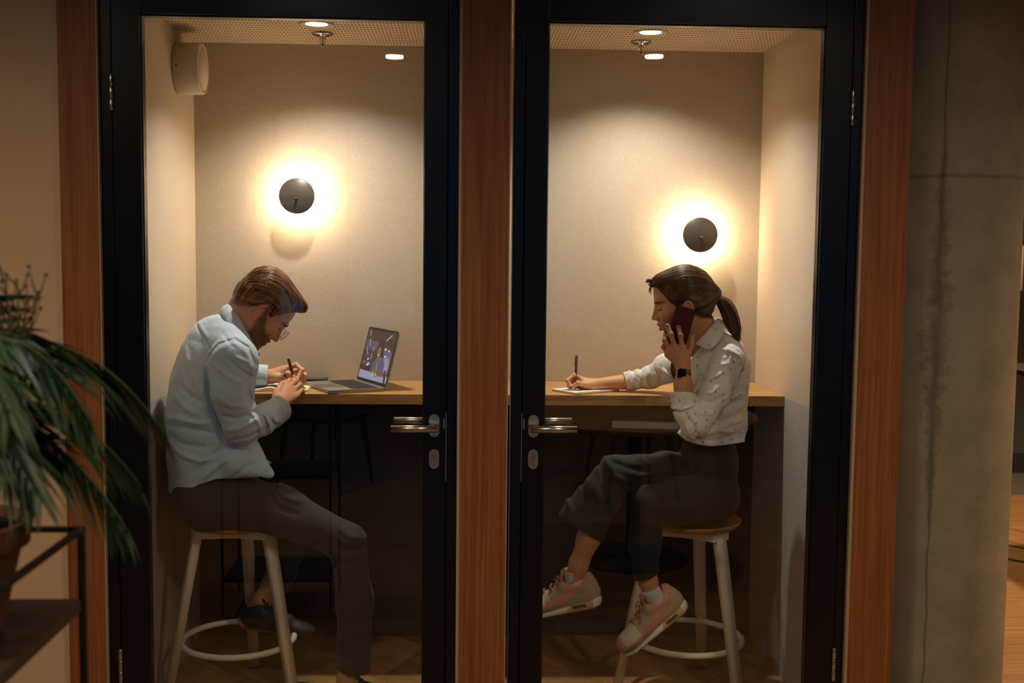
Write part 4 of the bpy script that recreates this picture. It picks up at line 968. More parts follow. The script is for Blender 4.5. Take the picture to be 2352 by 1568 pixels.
for dd, rr_ in ((-.004, .0135), (.001, .0145), (.006, .0140)):
    e1 = np.cross(ax, (0, 1, 0)); e1 /= np.linalg.norm(e1); e2 = np.cross(ax, e1)
    b.tube([tc_+ax*dd+(e1*math.cos(u)+e2*math.sin(u))*rr_ for u in np.linspace(0, 2*PI, 24, endpoint=False)], .0028, 8, closed=True)
b.build('hair_tie', mat('brown_elastic', (.10, .045, .035), rough=.6), woman)

def woman_shirt():
    g = Sdf()
    sp = [(1638, 1003, .72), (1640, 955, .72), (1647, 895, .72), (1655, 845, .72), (1655, 815, .72)]
    w = [.165, .150, .150, .158, .140]; d = [.118, .106, .100, .098, .080]
    for i in range(4): g.seg(J(sp[i]), J(sp[i+1]), w[i], w[i+1], .025, da=d[i], db=d[i+1], lat=WS)
    g.seg(J((1645, 795, .68)), J((1672, 826, .575)), .042, .050, .03); g.seg(J((1640, 800, .76)), J((1622, 830, .87)), .042, .048, .03)
    g.seg(J((1630, 850, .66)), J((1612, 880, .64)), .062, .055, .03)
    g.chain([J(p) for p in ((1672, 833, .560), (1638, 905, .510), (1598, 973, .480))], [.057, .050, .046], .018)
    g.chain([J(p) for p in ((1596, 975, .480), (1580, 950, .490), (1571, 918, .503))], [.045, .042, .039], .010)
    g.chain([J(p) for p in ((1622, 830, .87), (1540, 845, .965), (1495, 866, 1.01), (1445, 874, 1.03))], [.052, .050, .040, .033], .015)
    g.seg(J((1522, 832, .98)), J((1545, 835, .95)), .028, .036, .02)
    g.ell(J((1637, 1006, .72)), (.125, .155, .028), .02)
    G = lambda l, y, a, s, yr=(-9, .66): g.fold(l, y, a, s, yr)
    G([(1640, 800), (1668, 800), (1690, 812), (1700, 826)], .55, .0045, .005); G([(1648, 812), (1672, 812), (1694, 824)], .55, -.0035, .004)
    for k_ in range(6): G([(1668+5.5*k_, 802+3*k_), (1664+5.5*k_, 812+3*k_), (1660+5.5*k_, 824+3*k_)], .53, .0022*(-1)**k_, .0032)
    G([(1702, 835), (1698, 870), (1684, 905), (1650, 950), (1618, 982)], .55, -.009, .007); G([(1625, 838), (1612, 880), (1592, 925)], .52, -.007, .006)
    G([(1630, 845), (1650, 835), (1675, 833)], .52, .004, .006); G([(1618, 862), (1636, 862), (1655, 850)], .52, .0045, .006); G([(1615, 878), (1634, 874), (1648, 862)], .52, -.004, .005)
    G([(1606, 898), (1628, 896), (1640, 880)], .52, .0040, .006); G([(1600, 915), (1625, 918), (1645, 905)], .52, -.0035, .006); G([(1590, 938), (1610, 945), (1630, 945)], .5, .0035, .006)
    G([(1575, 955), (1588, 975), (1592, 995)], .48, -.005, .004); G([(1583, 950), (1596, 972), (1602, 996)], .48, .004, .004); G([(1566, 958), (1572, 978), (1580, 998)], .48, .004, .004)
    for k_, y0 in enumerate((905, 920, 934, 950, 965)): G([(1640, y0+16), (1680, y0+6), (1714, y0)], .60, .0035*(-1)**k_, .006)
    G([(1600, 1000), (1640, 985), (1700, 990)], .60, .005, .008); G([(1620, 1010), (1670, 1002), (1716, 985)], .60, -.004, .006); G([(1560, 985), (1585, 1004), (1620, 1008)], .55, .004, .006)
    H_ = lambda l, a, s: g.fold(l, 1.0, a, s, (.86, 9))
    for k_, x0 in enumerate((1448, 1456, 1464, 1473, 1483, 1493)): H_([(x0+2, 848-1.6*k_), (x0-3, 868), (x0+4, 892)], .0036*(-1)**k_, .0042)
    H_([(1512, 842), (1524, 856), (1526, 872)], .006, .006); H_([(1500, 845), (1512, 862), (1512, 878)], -.005, .005)
    g.wrinkle(.0012, 62, 14)
    # rolled sleeve ends
    a, b_ = J((1574, 934, .497)), J((1568, 904, .509)); n = (b_-a)/np.linalg.norm(b_-a)
    c = Sdf(); c.seg(a-n*.005, b_+n*.02, .044, .0415, .01); n2 = n+V3(.25, 0, 0); n2 /= np.linalg.norm(n2); c.plane(b_, n2, .003); g.add(c, .006); c = Sdf(); c.seg(b_-n*.02, b_+n*.05, .033, .037); g.add(c, .003, 's')
    g.fold([(1545, 946), (1566, 944), (1594, 934)], .47, -.006, .0035, (-9, .56)); g.fold([(1541, 938), (1562, 938), (1592, 928)], .47, .004, .004, (-9, .56))
    a, b_ = J((1448, 875, 1.03)), J((1434, 876, 1.03)); n = (b_-a)/np.linalg.norm(b_-a)
    c = Sdf(); c.seg(a-n*.01, b_+n*.03, .0355, .0335, .01); c.plane(b_, n+V3(0, 0, -.12), .003); g.add(c, .004); c = Sdf(); c.seg(b_-n*.02, b_+n*.05, .0285, .0315); g.add(c, .003, 's')
    hemcut(g, [(1500, 985), (1551, 992), (1575, 1012), (1600, 1017), (1623, 1019), (1665, 1015), (1709, 1014), (1720, 1001), (1760, 990)], .62)
    V, Q = surface(g, V3(.30, .40, .84), V3(1.0, 1.12, 1.38), .0036)
    o = mesh_of('shirt', V, Q, m_shirtw, woman)
    ribbon('collar', [((1597, 786, .775), (1598, 804, .82)), ((1614, 760, .800), (1618, 782, .845)), ((1636, 738, .765), (1650, 755, .800)), ((1650, 729, .71), (1666, 750, .71)), ((1644, 736, .655), (1665, 758, .632)), ((1626, 757, .622), (1654, 780, .578)), ((1608, 777, .615), (1640, 796, .562)), ((1597, 790, .625), (1629, 804, .570))], .003, m_shirtw, o)
    return o
sw = woman_shirt()
# printed anchors and dots on the shirt cloth
from mathutils.bvhtree import BVHTree
def prints():
    me = sw.data; cm = sw.children[0].data; n0 = len(me.vertices); off = np.array(woman.location)
    bv = BVHTree.FromPolygons([v.co+woman.location for v in me.vertices]+[v.co+woman.location for v in cm.vertices], [p.vertices[:] for p in me.polygons]+[[i+n0 for i in p.vertices] for p in cm.polygons])
    rg = np.random.RandomState(2); V = []; Fc = []; mi = []
    def quad(o, ex, ez, nn, pts, m):
        i0 = len(V)
        for x, z in pts: V.append(np.array(o)+ex*x+ez*z+nn*.0004)
        Fc.append(tuple(range(i0, i0+len(pts)))); mi.append(m)
    seen = []
    for (ox, oz) in [(x, z) for x in np.arange(.36, .96, .030) for z in np.arange(.86, 1.36, .030)]:
        for side in (-1, 1):
            x = ox+rg.uniform(-.010, .010); z = oz+rg.uniform(-.010, .010)
            hit = bv.ray_cast(Vector((x, .2 if side < 0 else 1.3, z)), Vector((0, -side, 0)))
            if hit[0] is None: continue
            p = np.array(hit[0]); nn = np.array(hit[1]); nn = nn if nn[1]*side > 0 else -nn
            if abs(nn[1]) < .25: continue
            far_ = .8 if p[1] > .85 else 1
            ez = V3(0, 0, 1)-nn*nn[2]; ez /= np.linalg.norm(ez); ex = np.cross(ez, nn)
            a = rg.uniform(-.7, .7); ex, ez = ex*math.cos(a)+ez*math.sin(a), ez*math.cos(a)-ex*math.sin(a)
            if rg.rand() < .30: quad(p, ex, ez, nn, [(.0014*math.cos(t), .0014*math.sin(t)) for t in np.linspace(0, 5.5, 7)], 1); continue
            s_ = .0038
            R_ = lambda x0, x1, z0, z1: quad(p, ex, ez, nn, [(x0*s_, z0*s_), (x1*s_, z0*s_), (x1*s_, z1*s_), (x0*s_, z1*s_)], 0)
            R_(-.16, .16, -.8, .8); R_(-.45, .45, .45, .68); R_(-.3, .3, .85, 1.2)
            ar = [(math.cos(t), math.sin(t)) for t in np.linspace(PI*1.05, PI*1.95, 7)]
            for q0, q1 in zip(ar, ar[1:]): quad(p, ex, ez, nn, [(q0[0]*s_*1.0, q0[1]*s_), (q1[0]*s_*1.0, q1[1]*s_), (q1[0]*s_*.65, (q1[1]*.65+.02)*s_), (q0[0]*s_*.65, (q0[1]*.65+.02)*s_)], 0)
    mm = bpy.data.meshes.new('print'); mm.from_pydata([tuple(v-off) for v in V], [], Fc); mm.polygons.foreach_set('material_index', np.array(mi, np.int32))
    link('anchor_print', mm, [mat('navy_print', (.03, .05, .09), rough=.8), mat('red_print', (.62, .10, .05), rough=.8)], sw)['kind'] = 'stuff'
prints()
def woman_trousers():
    g = Sdf()
    g.ell(J((1628, 1060, .72)), (.098, .150, .13), .03); g.ell(J((1620, 1130, .72)), (.108, .180, .090), .03)
    g.chain([J(p) for p in ((1620, 1100, .78), (1530, 1090, .66), (1412, 1088, .50))], [.088, .074, .060], .03)
    sh = [J(p) for p in ((1412, 1090, .50), (1375, 1140, .475), (1328, 1222, .46))]
    g.seg(sh[0], sh[1], .058, .070, .03, da=.056, db=.052, lat=(1, 0, .5)); g.seg(sh[1], sh[2], .070, .086, .02, da=.052, db=.050, lat=(1, 0, .5))
    g.chain([J(p) for p in ((1640, 1140, .64), (1560, 1150, .54), (1492, 1158, .475))], [.085, .075, .062], .02)
    g.chain([J(p) for p in ((1488, 1160, .475), (1480, 1250, .475), (1484, 1335, .475))], [.060, .048, .040], .02)
    for l, a, s in (([(1392, 1050), (1410, 1090), (1440, 1105)], .006, .009), ([(1378, 1055), (1388, 1100), (1425, 1115)], -.004, .010), ([(1400, 1060), (1450, 1080), (1500, 1092)], -.006, .009), ([(1420, 1070), (1470, 1095), (1520, 1100)], .004, .009), ([(1465, 1050), (1500, 1075), (1530, 1080)], .004, .010), ([(1345, 1100), (1340, 1150), (1325, 1200)], -.005, .010), ([(1370, 1120), (1372, 1170), (1365, 1230)], .006, .010), ([(1385, 1110), (1390, 1150), (1380, 1190)], -.005, .008), ([(1440, 1110), (1455, 1120), (1472, 1105)], -.006, .006), ([(1300, 1140), (1310, 1170), (1310, 1205)], .004, .009)):
        g.fold(l, .45, a, s, (-9, .56))
    g.wrinkle(.0016, 36, 15)
    ax = sh[2]-sh[1]; ax /= np.linalg.norm(ax); n = ax+V3(-.0, 0, 0); c0 = J((1329, 1213, .46)); ck = Sdf(); ck.add(lambda P: np.where(P[:, 0] < J((1425, 1200, .46))[0], (P-c0.astype(F32))@n.astype(F32), -1).astype(F32), 0, 'u'); g.add(lambda P: np.where(P[:, 0] < .48, (P-c0.astype(F32))@n.astype(F32), -1).astype(F32), .002, 'i')
    c = Sdf(); c.seg(c0-ax*.012, c0+ax*.05, .070, .074, .01, da=.036, db=.038, lat=(1, 0, .5)); g.add(c, .003, 's')
    e = J((1485, 1323, .475)); g.add(lambda P: np.where((P[:, 0] > .48) & (P[:, 2] < .5), e[2]-P[:, 2]+.35*(P[:, 0]-e[0]), -1).astype(F32), .002, 'i')
    c = Sdf(); c.seg(e-V3(0, 0, .05), e+V3(0, 0, .03), .034, .034); g.add(c, .002, 's')
    g.add(lambda P: np.where((np.abs(P[:, 0]-.735) < .19) & (np.abs(P[:, 1]-.74) < .19) & (P[:, 2] < .66), .612-P[:, 2], -1).astype(F32), .004, 'i')
    V, Q = surface(g, V3(.12, .36, .26), V3(.98, 1.0, .97), .0042); return mesh_of('trousers', V, Q, m_trouser, woman)
woman_trousers()
def sneaker(heel, pitch, yaw, roll=0):
    H_ = Head(heel, pitch, yaw, True, 1.0, roll); S_ = 1
    def wmesh(g, h): w = Sdf(); w.add(H_.wrap(g)); return surface(w, H_.wor((.12, 0, .06))-.19, H_.wor((.12, 0, .06))+.19, h)
    g = Sdf()
    g.ell((.040, 0, .052), (.042, .034, .050), .02); g.seg((.045, 0, .045), (.205, 0, .036), .036, .040, .02, da=.038, db=.024, lat=(0, 1, 0)); g.ell((.218, 0, .038), (.050, .0430, .030), .02)
    g.seg((.085, 0, .070), (.18, 0, .052), .027, .024, .02); g.seg((.022, 0, .05), (.026, 0, .098), .024, .018, .02); g.seg((.100, 0, .06), (.110, 0, .086), .028, .022, .02)
    for s in (-1, 1): g.seg((.04, s*.024, .075), (.110, s*.021, .084), .012, .012, .012)
    o = Sdf(); o.ell((.070, 0, .112), (.038, .0265, .038)); g.add(o, .004, 's'); g.plane((0, 0, .022), (0, 0, -1))
    for s in (-1, 1):       # overlays
        for a, b_, am in (((.02, .055), (.10, .040), .0015), ((.10, .040), (.20, .036), .0015)): pass
    V, Q = wmesh(g, .0026); L_ = H_.loc(V.astype(F32)); f, s, u = L_[:, 0], L_[:, 1], L_[:, 2]
    pink = (.50, .235, .17); tan = (.37, .285, .20); cream = (.55, .47, .34)
    c = np.tile(np.array(pink), (len(V), 1)); line = np.interp(f, [0, .03, .055, .11, .19, .27], [.088, .086, .062, .036, .030, .034])
    c = mixc(c, tan, sm(.0015, -.0015, u-line)); c = mixc(c, (.2, .1, .07), .6*np.exp(-((u-line)/.0015)**2))
    c = mixc(c, tan, sm(.105, .110, f)*(1-sm(.175, .180, f))*sm(.064, .067, u+.28*(f-.12))*sm(.010, .013, np.abs(s)))
    c = mixc(c, cream, sm(.175, .180, f)*(1-sm(.238, .243, f))*sm(.0385, .042, u)); c = mixc(c, pink, sm(.240, .246, f)*(1-sm(.045, .052, u)))
    c = mixc(c, tan, (1-sm(.008, .014, f))*sm(.07, .08, u))
    sn = mesh_of('sneaker', V, Q, m_fab, woman, c)
    t = Sdf(); t.seg((.122, 0, .080), (.104, 0, .130), .020, .021, .01, da=.005, db=.005, lat=(0, 1, 0)); V, Q = wmesh(t, .0022); mesh_of('tongue', V, Q, m_fab, sn, np.tile(np.array(pink), (len(V), 1)))
    k = Sdf(); k.seg((.036, 0, .016), (.225, 0, .012), .041, .045, .01, da=.026, db=.015, lat=(0, 1, 0)); k.ell((.022, 0, .022), (.028, .036, .026), .01); k.ell((.235, 0, .016), (.036, .042, .015), .008)
    k.plane((0, 0, .036), (.10, 0, 1), .004); k.plane((0, 0, 0), (0, 0, -1), .002)
    for q in range(14): k.seg((.015+.019*q, -.06, -.001), (.015+.019*q, .06, -.001), .0030, .0030, .001, 's')
    for s in (-1, 1): k.seg((.050, s*.0445, .019), (.092, s*.0465, .019), .0050, .0050, .002, 's')
    V, Q = wmesh(k, .0018); L_ = H_.loc(V.astype(F32)); f, s, u = L_[:, 0], L_[:, 1], L_[:, 2]
    c = np.tile(np.array((.66, .62, .56)), (len(V), 1)); gold = sm(.022, .026, f)*(1-sm(.108, .114, f+.8*(u-.015)))
    c = mixc(c, (.50, .27, .07), gold*(.8+.2*np.sin(u*1300))); c = mixc(c, (.36, .13, .05), sm(.0075, .0060, u))
    win = np.exp(-((f-.071)/.024)**10-((u-.019)/.0055)**10)*sm(.035, .038, np.abs(s)); c = mixc(c, (.03, .025, .02), win)
    mesh_of('sole', V, Q, m_fab, sn, c)
    b = MB()
    for q in range(6):
        f_ = .117+.0128*q; u_ = .1045-.0052*q; hw = .021-.001*q
        dz_ = .004*(-1)**q
        b.tube([H_.wor((f_, -hw, u_-.010)), H_.wor((f_+dz_*.5, -hw*.5, u_+.001)), H_.wor((f_+dz_, 0, u_+.0035)), H_.wor((f_+dz_*1.5, hw*.5, u_+.001)), H_.wor((f_+dz_*2, hw, u_-.010))], (.0024), 6)
    for sg in (-1, 1): b.tube([H_.wor((.116, 0, .110)), H_.wor((.123, sg*.016, .116)), H_.wor((.138, sg*.026, .100)), H_.wor((.128, sg*.012, .103)), H_.wor((.116, 0, .110))], .0019, 6)
    b.tube([H_.wor((.117, 0, .109)), H_.wor((.138, .022, .097)), H_.wor((.160, .034, .072))], .0018, 6)
    b.build('laces', mat('pink_lace', (.33, .16, .13), rough=.8), sn)
    # ankle sock
    z = Sdf(); z.seg((.070, 0, .070), (.069, 0, .124), .034, .0325, .01); z.plane((.066, 0, .130), (-.25, 0, 1), .002); V, Q = wmesh(z, .0026); L_ = H_.loc(V.astype(F32))
    c = np.tile(np.array((.52, .50, .48)), (len(V), 1))*(1+.12*vnoise(V, 160, 2))[:, None]; so = mesh_of('ankle_sock', V, Q, m_fab, woman, c)
    return H_, so
m_fab = mat('sneaker_cloth', (.5, .3, .2), rough=.8, vcol='Col', bump=(1200, .15, .0006))
sockred = mat('red_cuff', (.60, .07, .03), rough=.8)
HA, sa = sneaker(J((1381, 1388, .455)), 12, 4)
HB, sb = sneaker(J((1580, 1392, .480)), 37, -8)
for H_, so in ((HA, sa),): 
    b = MB(); n_ = V3(-.25, 0, 1); n_ /= np.linalg.norm(n_); e1 = np.cross(n_, (0, 1, 0)); e1 /= np.linalg.norm(e1)
    b.tube([H_.wor(V3(.0675, 0, .1305)+(e1*math.cos(u)+V3(0, 1, 0)*math.sin(u))*.0325) for u in np.linspace(0, 2*PI, 32, endpoint=False)], .0014, 6, closed=True); b.build('sock_cuff', sockred, so)
# watch
wc = J((1565.5, 857, .5035)); Mw = trs(wc, rx=PI/2, ry=math.radians(4)); watch = None
b = MB(); b.prism(rrect(.0315, .0335, .007), -.004, .004, mat=Mw, bev=.0018); watch = b.build('wrist_watch', mat('gold_case', (.62, .42, .28), rough=.3, metal=1), woman)
b = MB(); b.prism(rrect(.0275, .0295, .0055), .004, .0052, mat=Mw, bev=.0005); b.build('watch_face', mat('dark_glass', (.006, .006, .010), rough=.08), watch)
wrist0 = J((1568.5, 857, .529)); axw = J((1568, 843, .533))-J((1569, 885, .517))
b = MB(); axw /= np.linalg.norm(axw); q = Vector(axw).to_track_quat('Z', 'Y').to_matrix().to_4x4(); q.translation = Vector(wrist0)
b.lathe([(.0248, -.0105), (.0266, -.0105), (.0266, .0105), (.0248, .0105), (.0248, -.0105)], 40, mat=q); b.build('watch_strap', mat('tan_leather_strap', (.20, .095, .045), rough=.6), watch)
band('ring', J((1533, 792, .5615)), J((1527, 781, .565))-J((1538, 800, .557)), .0086, .0025, m_brass, woman, .001)
# phone at her ear
t = empty('smartphone', J((1566, 750, .583)), 'dark red cased smartphone held to the ear of the woman', 'phone')
Mp = trs(J((1563, 752, .583)), rx=PI/2, rz=math.radians(0)) @ Matrix.Rotation(math.radians(-14.5), 4, 'Z')
b = MB(); b.prism(rrect(.067, .138, .008), -.0045, .0035, mat=Mp, bev=.0015); b.build('phone_case', mat('oxblood_case', (.085, .016, .012), rough=.22, coat=.4), t)
b = MB(); b.prism(rrect(.063, .134, .007), -.0052, -.0045, mat=Mp); b.build('phone_screen', mat('screen_glass', (.01, .01, .012), rough=.1), t)
pen('pen', J((1324.6, 815.5, 1.035)), J((1321, 903, .996)), 'burgundy pen with gold clip in the hand of the woman', clip=(-.9, -.4, 0))

# ================================================================ things on the desks
m_alu = mat('space_grey_aluminium', (.36, .34, .32), rough=.42, metal=.7)
m_key = mat('black_keys', (.012, .012, .014), rough=.5)
def laptop():
    n0 = V3(-.535, .903, 1.0285); ex = V3(.90, .436, 0); ex /= np.linalg.norm(ex); ey = V3(-ex[1], ex[0], 0); ez = V3(0, 0, 1)
    t = empty('laptop', n0, 'grey open laptop showing a video call on its screen', 'laptop')
    Wd, Dp = .300, .215
    B = Matrix(((ex[0], ey[0], 0, n0[0]), (ex[1], ey[1], 0, n0[1]), (0, 0, 1, n0[2]), (0, 0, 0, 1)))
    b = MB(); b.prism([(x+Dp/2, y+Wd/2) for x, y in rrect(Dp, Wd, .010)], .001, .0125, mat=B, bev=.002); b.build('base', m_alu, t)
    b = MB(); b.box(.003, .088, .100, .200, .0127, .0130, mat=B); b.build('trackpad', mat('trackpad', (.22, .21, .20), rough=.3, metal=.7), t)
    b = MB(); b.box(.0005, .0035, Wd*.5-.022, Wd*.5+.022, .0128, .0133, mat=B); b.build('thumb_notch', m_key, t)
    kb = MB(); kb.box(.096, .196, .012, Wd-.012, .0126, .0129, mat=B); kbo = kb.build('keyboard', m_key, t)
    k = MB()
    for r in range(6):
        x0 = .099+.0162*r; n = 14; wk = (Wd-.030)/n
        for c in range(n):
            if r == 0 and 4 <= c <= 8:
                if c == 4: k.box(x0, x0+.0130, .015+wk*4, .015+wk*9-.002, .0129, .0142, mat=B)
                continue
            k.box(x0, x0+(.0130 if r < 5 else .009), .015+wk*c, .015+wk*(c+1)-.0024, .0129, .0142, mat=B)
    k.build('keys', mat('keycaps', (.030, .030, .034), rough=.45), t)['kind'] = 'stuff'
    # lid, leaning back
    la = math.radians(14.5); lx = ex*math.sin(la)+ez*math.cos(la); ln = -ex*math.cos(la)+ez*math.sin(la); h0 = n0+ex*(Dp+.001)+ez*.0105; Hh = .213
    Lm = Matrix(((ey[0], lx[0], ln[0], h0[0]), (ey[1], lx[1], ln[1], h0[1]), (ey[2], lx[2], ln[2], h0[2]), (0, 0, 0, 1)))   # u along width, v up, w towards the user
    b = MB(); b.prism([(x+Wd/2, y+Hh/2) for x, y in rrect(Wd, Hh, .010)], -.0045, .0, mat=Lm, bev=.001); lid = b.build('lid', m_alu, t)
    b = MB(); b.prism([(x+Wd/2, y+Hh/2+.001) for x, y in rrect(Wd-.005, Hh-.005, .008)], .0, .0006, mat=Lm); b.build('screen_bezel', mat('black_bezel', (.008, .008, .009), rough=.15), lid)
    b = MB(); b.tube([h0+ey*.03-ez*.002, h0+ey*(Wd-.03)-ez*.002], .0045, 10); b.build('hinge', m_key, t)
    nu, nv = 240, 150; u = (np.arange(nu)+.5)/nu; v = (np.arange(nv)+.5)/nv; U, Vv = np.meshgrid(1-u, v, indexing='ij')   # U: left to right for the user
    c = np.tile(np.array([.050, .024, .020]), (nu, nv, 1)); 
    def put(m, col, w=1.0):
        m = np.clip(m, 0, 1)[..., None]*w; c[:] = c*(1-m)+np.array(col)*m
    E_ = lambda cx, cy, rx, ry, s=6: np.clip((1-((U-cx)/rx)**2-((Vv-cy)/ry)**2)*s, 0, 1)
    def ln_(x0, y0, x1, y1, w):
        a = np.array([x0, y0]); d = np.array([x1-x0, y1-y0]); q = np.stack([U-x0, Vv-y0], -1); tt = np.clip((q@d)/(d@d), 0, 1); r = q-tt[..., None]*d; return np.clip(1.6-np.sqrt((r[..., 0])**2+(r[..., 1]*.7)**2)/w, 0, 1)
    R_ = lambda a, b2, c2, d: ((U > a) & (U < b2) & (Vv > c2) & (Vv < d)).astype(float)
    put(R_(.0, .46, .58, .78), (.085, .07, .10)); put(R_(0, .40, .34, .60), (.045, .03, .035)); put(R_(.02, .36, .26, .36), (.06, .055, .08)); put(R_(0, .36, .13, .27), (.03, .014, .012))
    put(((U > .66) & (U < .97) & (Vv > .18) & (Vv < .70-.25*(U-.66))).astype(float), (.095, .085, .15)); put(E_(.84, .33, .14, .22, 2), (.26, .27, .36), .8)
    for q in ((.07, .97, .10, .88, .008), (.13, .80, .16, .68, .007), (.84, .95, .70, .83, .008), (.06, .62, .16, .48, .006), (.32, .66, .31, .57, .006), (.29, .52, .29, .42, .007), (.88, .30, .82, .18, .006)): put(ln_(*q), (.45, .55, .62), .9)
    for q in ((.73, .66), (.86, .64), (.77, .52), (.66, .47), (.20, .40), (.25, .31), (.22, .28)): put(E_(q[0], q[1], .028, .022), (.60, .66, .70))
    put(E_(.56, .59, .135, .215, 5), (.030, .012, .009)); put(E_(.60, .50, .11, .16, 5), (.028, .011, .008))
    put(E_(.61, .27, .22, .24, 6)*(Vv > .12), (.075, .085, .15)); put(E_(.56, .40, .05, .07), (.20, .085, .05))
    put(E_(.535, .58, .066, .115, 5), (.24, .105, .062)); put(E_(.53, .52, .03, .012), (.6, .5, .45)); put(E_(.51, .60, .014, .010), (.03, .01, .01)); put(E_(.56, .60, .014, .010), (.03, .01, .01)); put(ln_(.50, .60, .58, .60, .003), (.05, .03, .03), .6)
    put((Vv < .165-.02*U).astype(float), (.26, .27, .42)); put(ln_(.42, .19, .62, .15, .03), (.17, .075, .045)); put(ln_(.62, .15, .86, .17, .030), (.15, .065, .04)); put(ln_(.55, .33, .58, .20, .006), (.55, .33, .12)); put(E_(.57, .18, .035, .05), (.20, .09, .055)); put(ln_(.88, .22, .93, .02, .03), (.05, .02, .02))
    for cx, col in ((.49, (.03, .50, .12)), (.59, (.50, .02, .02))):
        put(E_(cx, .125, .034, .052, 9), col); put(np.clip(1.5-np.abs(np.hypot((U-cx), (Vv-.118)*.66)-.016)/.0045, 0, 1)*(Vv > .118-.01 if cx > .55 else U < cx+.004), (.8, .8, .8), .9)
    x0, x1, y0, y1 = .010, Wd-.010, .014, Hh-.010
    gu = np.linspace(x0, x1, nu+1); gv = np.linspace(y0, y1, nv+1); GU, GV = np.meshgrid(gu, gv, indexing='ij')
    P = h0+GU[..., None]*ey+GV[..., None]*lx+ln*.0008; idx = np.arange((nu+1)*(nv+1)).reshape(nu+1, nv+1)
    Q = np.stack([idx[:-1, :-1], idx[1:, :-1], idx[1:, 1:], idx[:-1, 1:]], -1).reshape(-1, 4)
    m = mat('video_call_image', (0, 0, 0), rough=.15, vcol='Col'); N, L, p = nodes_of(m); vcn = [n for n in N if n.type == 'VERTEX_COLOR'][0]; L.new(vcn.outputs[0], p.inputs['Emission Color']); p.inputs['Emission Strength'].default_value = .9
    for l in list(p.inputs['Base Color'].links): L.remove(l)
    p.inputs['Base Color'].default_value = (.01, .01, .01, 1)
    col = np.zeros(((nu+1), (nv+1), 3)); col[:-1, :-1] = c; col[-1] = col[-2]; col[:, -1] = col[:, -2]
    mesh_of('screen_image', P.reshape(-1, 3), Q, m, lid, col.reshape(-1, 3))
laptop()
# phone lying behind the laptop
t = empty('tablet', (-.665, 1.27, 1.0285), 'thin dark tablet lying on the desk behind the laptop', 'tablet')
B = trs((-.648, 1.297, 1.0285), rz=math.radians(4))
b = MB(); b.prism(rrect(.125, .075, .010), 0, .011, mat=B, bev=.002); b.build('tablet_case', mat('black_case', (.015, .015, .018), rough=.4), t)
b = MB(); b.prism(rrect(.114, .066, .007), .0110, .0115, mat=B); b.build('tablet_screen', mat('tablet_glass', (.05, .05, .055), rough=.12), t)
# open notebook of the man
t = empty('notebook', (-.70, 1.06, 1.0285), 'open notebook with cream pages under the hands of the man', 'notebook')
B = trs((-.738, 1.045, 1.0285), rz=math.radians(2))
b = MB(); b.box(-.118, .118, -.078, .078, 0, .0018, mat=B, bev=.0006); b.build('cover', mat('kraft_cover', (.35, .26, .16), rough=.8), t)
for sg in (-1, 1):
    b = MB(); n = 12
    xs = np.linspace(0, .114, n); zs = .0075*np.exp(-((xs-.022)/.03)**2)+.0045*(1-xs/.30)
    top = [(x, z+.002) for x, z in zip(xs, zs)]; bb = bmesh.new(); g1 = []
    for y in (-.075, .075): g1.append([bb.verts.new(B @ Vector((sg*x, y, z))) for x, z in top]+[bb.verts.new(B @ Vector((sg*.114, y, .0018))), bb.verts.new(B @ Vector((0, y, .0018)))])
    for i in range(len(g1[0])): j = (i+1) % len(g1[0]); bb.faces.new((g1[0][i], g1[0][j], g1[1][j], g1[1][i]))
    bb.faces.new(g1[0]); bb.faces.new(g1[1][::-1]); b._add(bb); b.build('pages', mat('cream_pages', (.70, .64, .50), rough=.85), t)
# spiral notebook of the woman
A0 = V3(.352, .913, 1.0285); dx = V3(.187, .125, 0); dx /= np.linalg.norm(dx); dy = V3(-dx[1], dx[0], 0)
t = empty('spiral_notebook', A0, 'spiral-bound notebook open to a white page under the writing hand', 'notebook')
B = Matrix(((dx[0], dy[0], 0, A0[0]), (dx[1], dy[1], 0, A0[1]), (0, 0, 1, A0[2]), (0, 0, 0, 1)))
b = MB(); b.box(0, .205, .004, .150, .0, .0022, mat=B, bev=.0005); b.build('back_cover', mat('grey_card', (.30, .25, .19), rough=.8), t)
b = MB(); b.box(.001, .204, .005, .149, .0022, .0075, mat=B, bev=.0005); b.build('page_block', m_paper, t)
b = MB()
for i in range(34):
    x = .006+.0058*i; b.tube([B @ Vector((x+.0012*a/6.28, .0045+.0048*math.cos(a), .0048+.0052*math.sin(a))) for a in np.linspace(0, 2*PI, 14, endpoint=False)], .0007, 5, closed=True)
b.build('spiral_binding', mat('cream_wire', (.70, .60, .42), rough=.35, metal=.4), t)['kind'] = 'stuff'

# ================================================================ plant rack in the foreground
m_rack = mat('black_rack', (.010, .009, .009), rough=.5)
m_board = mat('dark_walnut_board', (.055, .030, .022), rough=.55, grain=((.035, .018, .012), (4, 60, 60), .25))
t = empty('plant_rack', (-.83, -1.70, 0), 'black metal rack with a dark shelf carrying the potted palm', 'shelf')
X0, X1, Y0, Y1 = -1.06, -.610, -1.885, -1.532
for x in (X0, X1):
    for y in (Y0, Y1): b = MB(); b.box(x-.005, x+.005, y-.005, y+.005, 0, 1.147, bev=.001); b.build('post', m_rack, t)
b = MB()
for y in (Y0, Y1): b.box(X0, X1, y-.004, y+.004, 1.138, 1.146)
for x in (X0, X1): b.box(x-.004, x+.004, Y0, Y1, 1.138, 1.146)
b.build('top_rail', m_rack, t)
for z in (1.040, .60, .16): b = MB(); b.box(X0, X1, Y0, Y1, z-.018, z, bev=.002); b.build('shelf_board', m_board, t)
pc = np.array((-.745, -1.70))
t = empty('plant_pot', (pc[0], pc[1], 1.041), 'brown clay pot holding the palm on the black rack', 'pot')
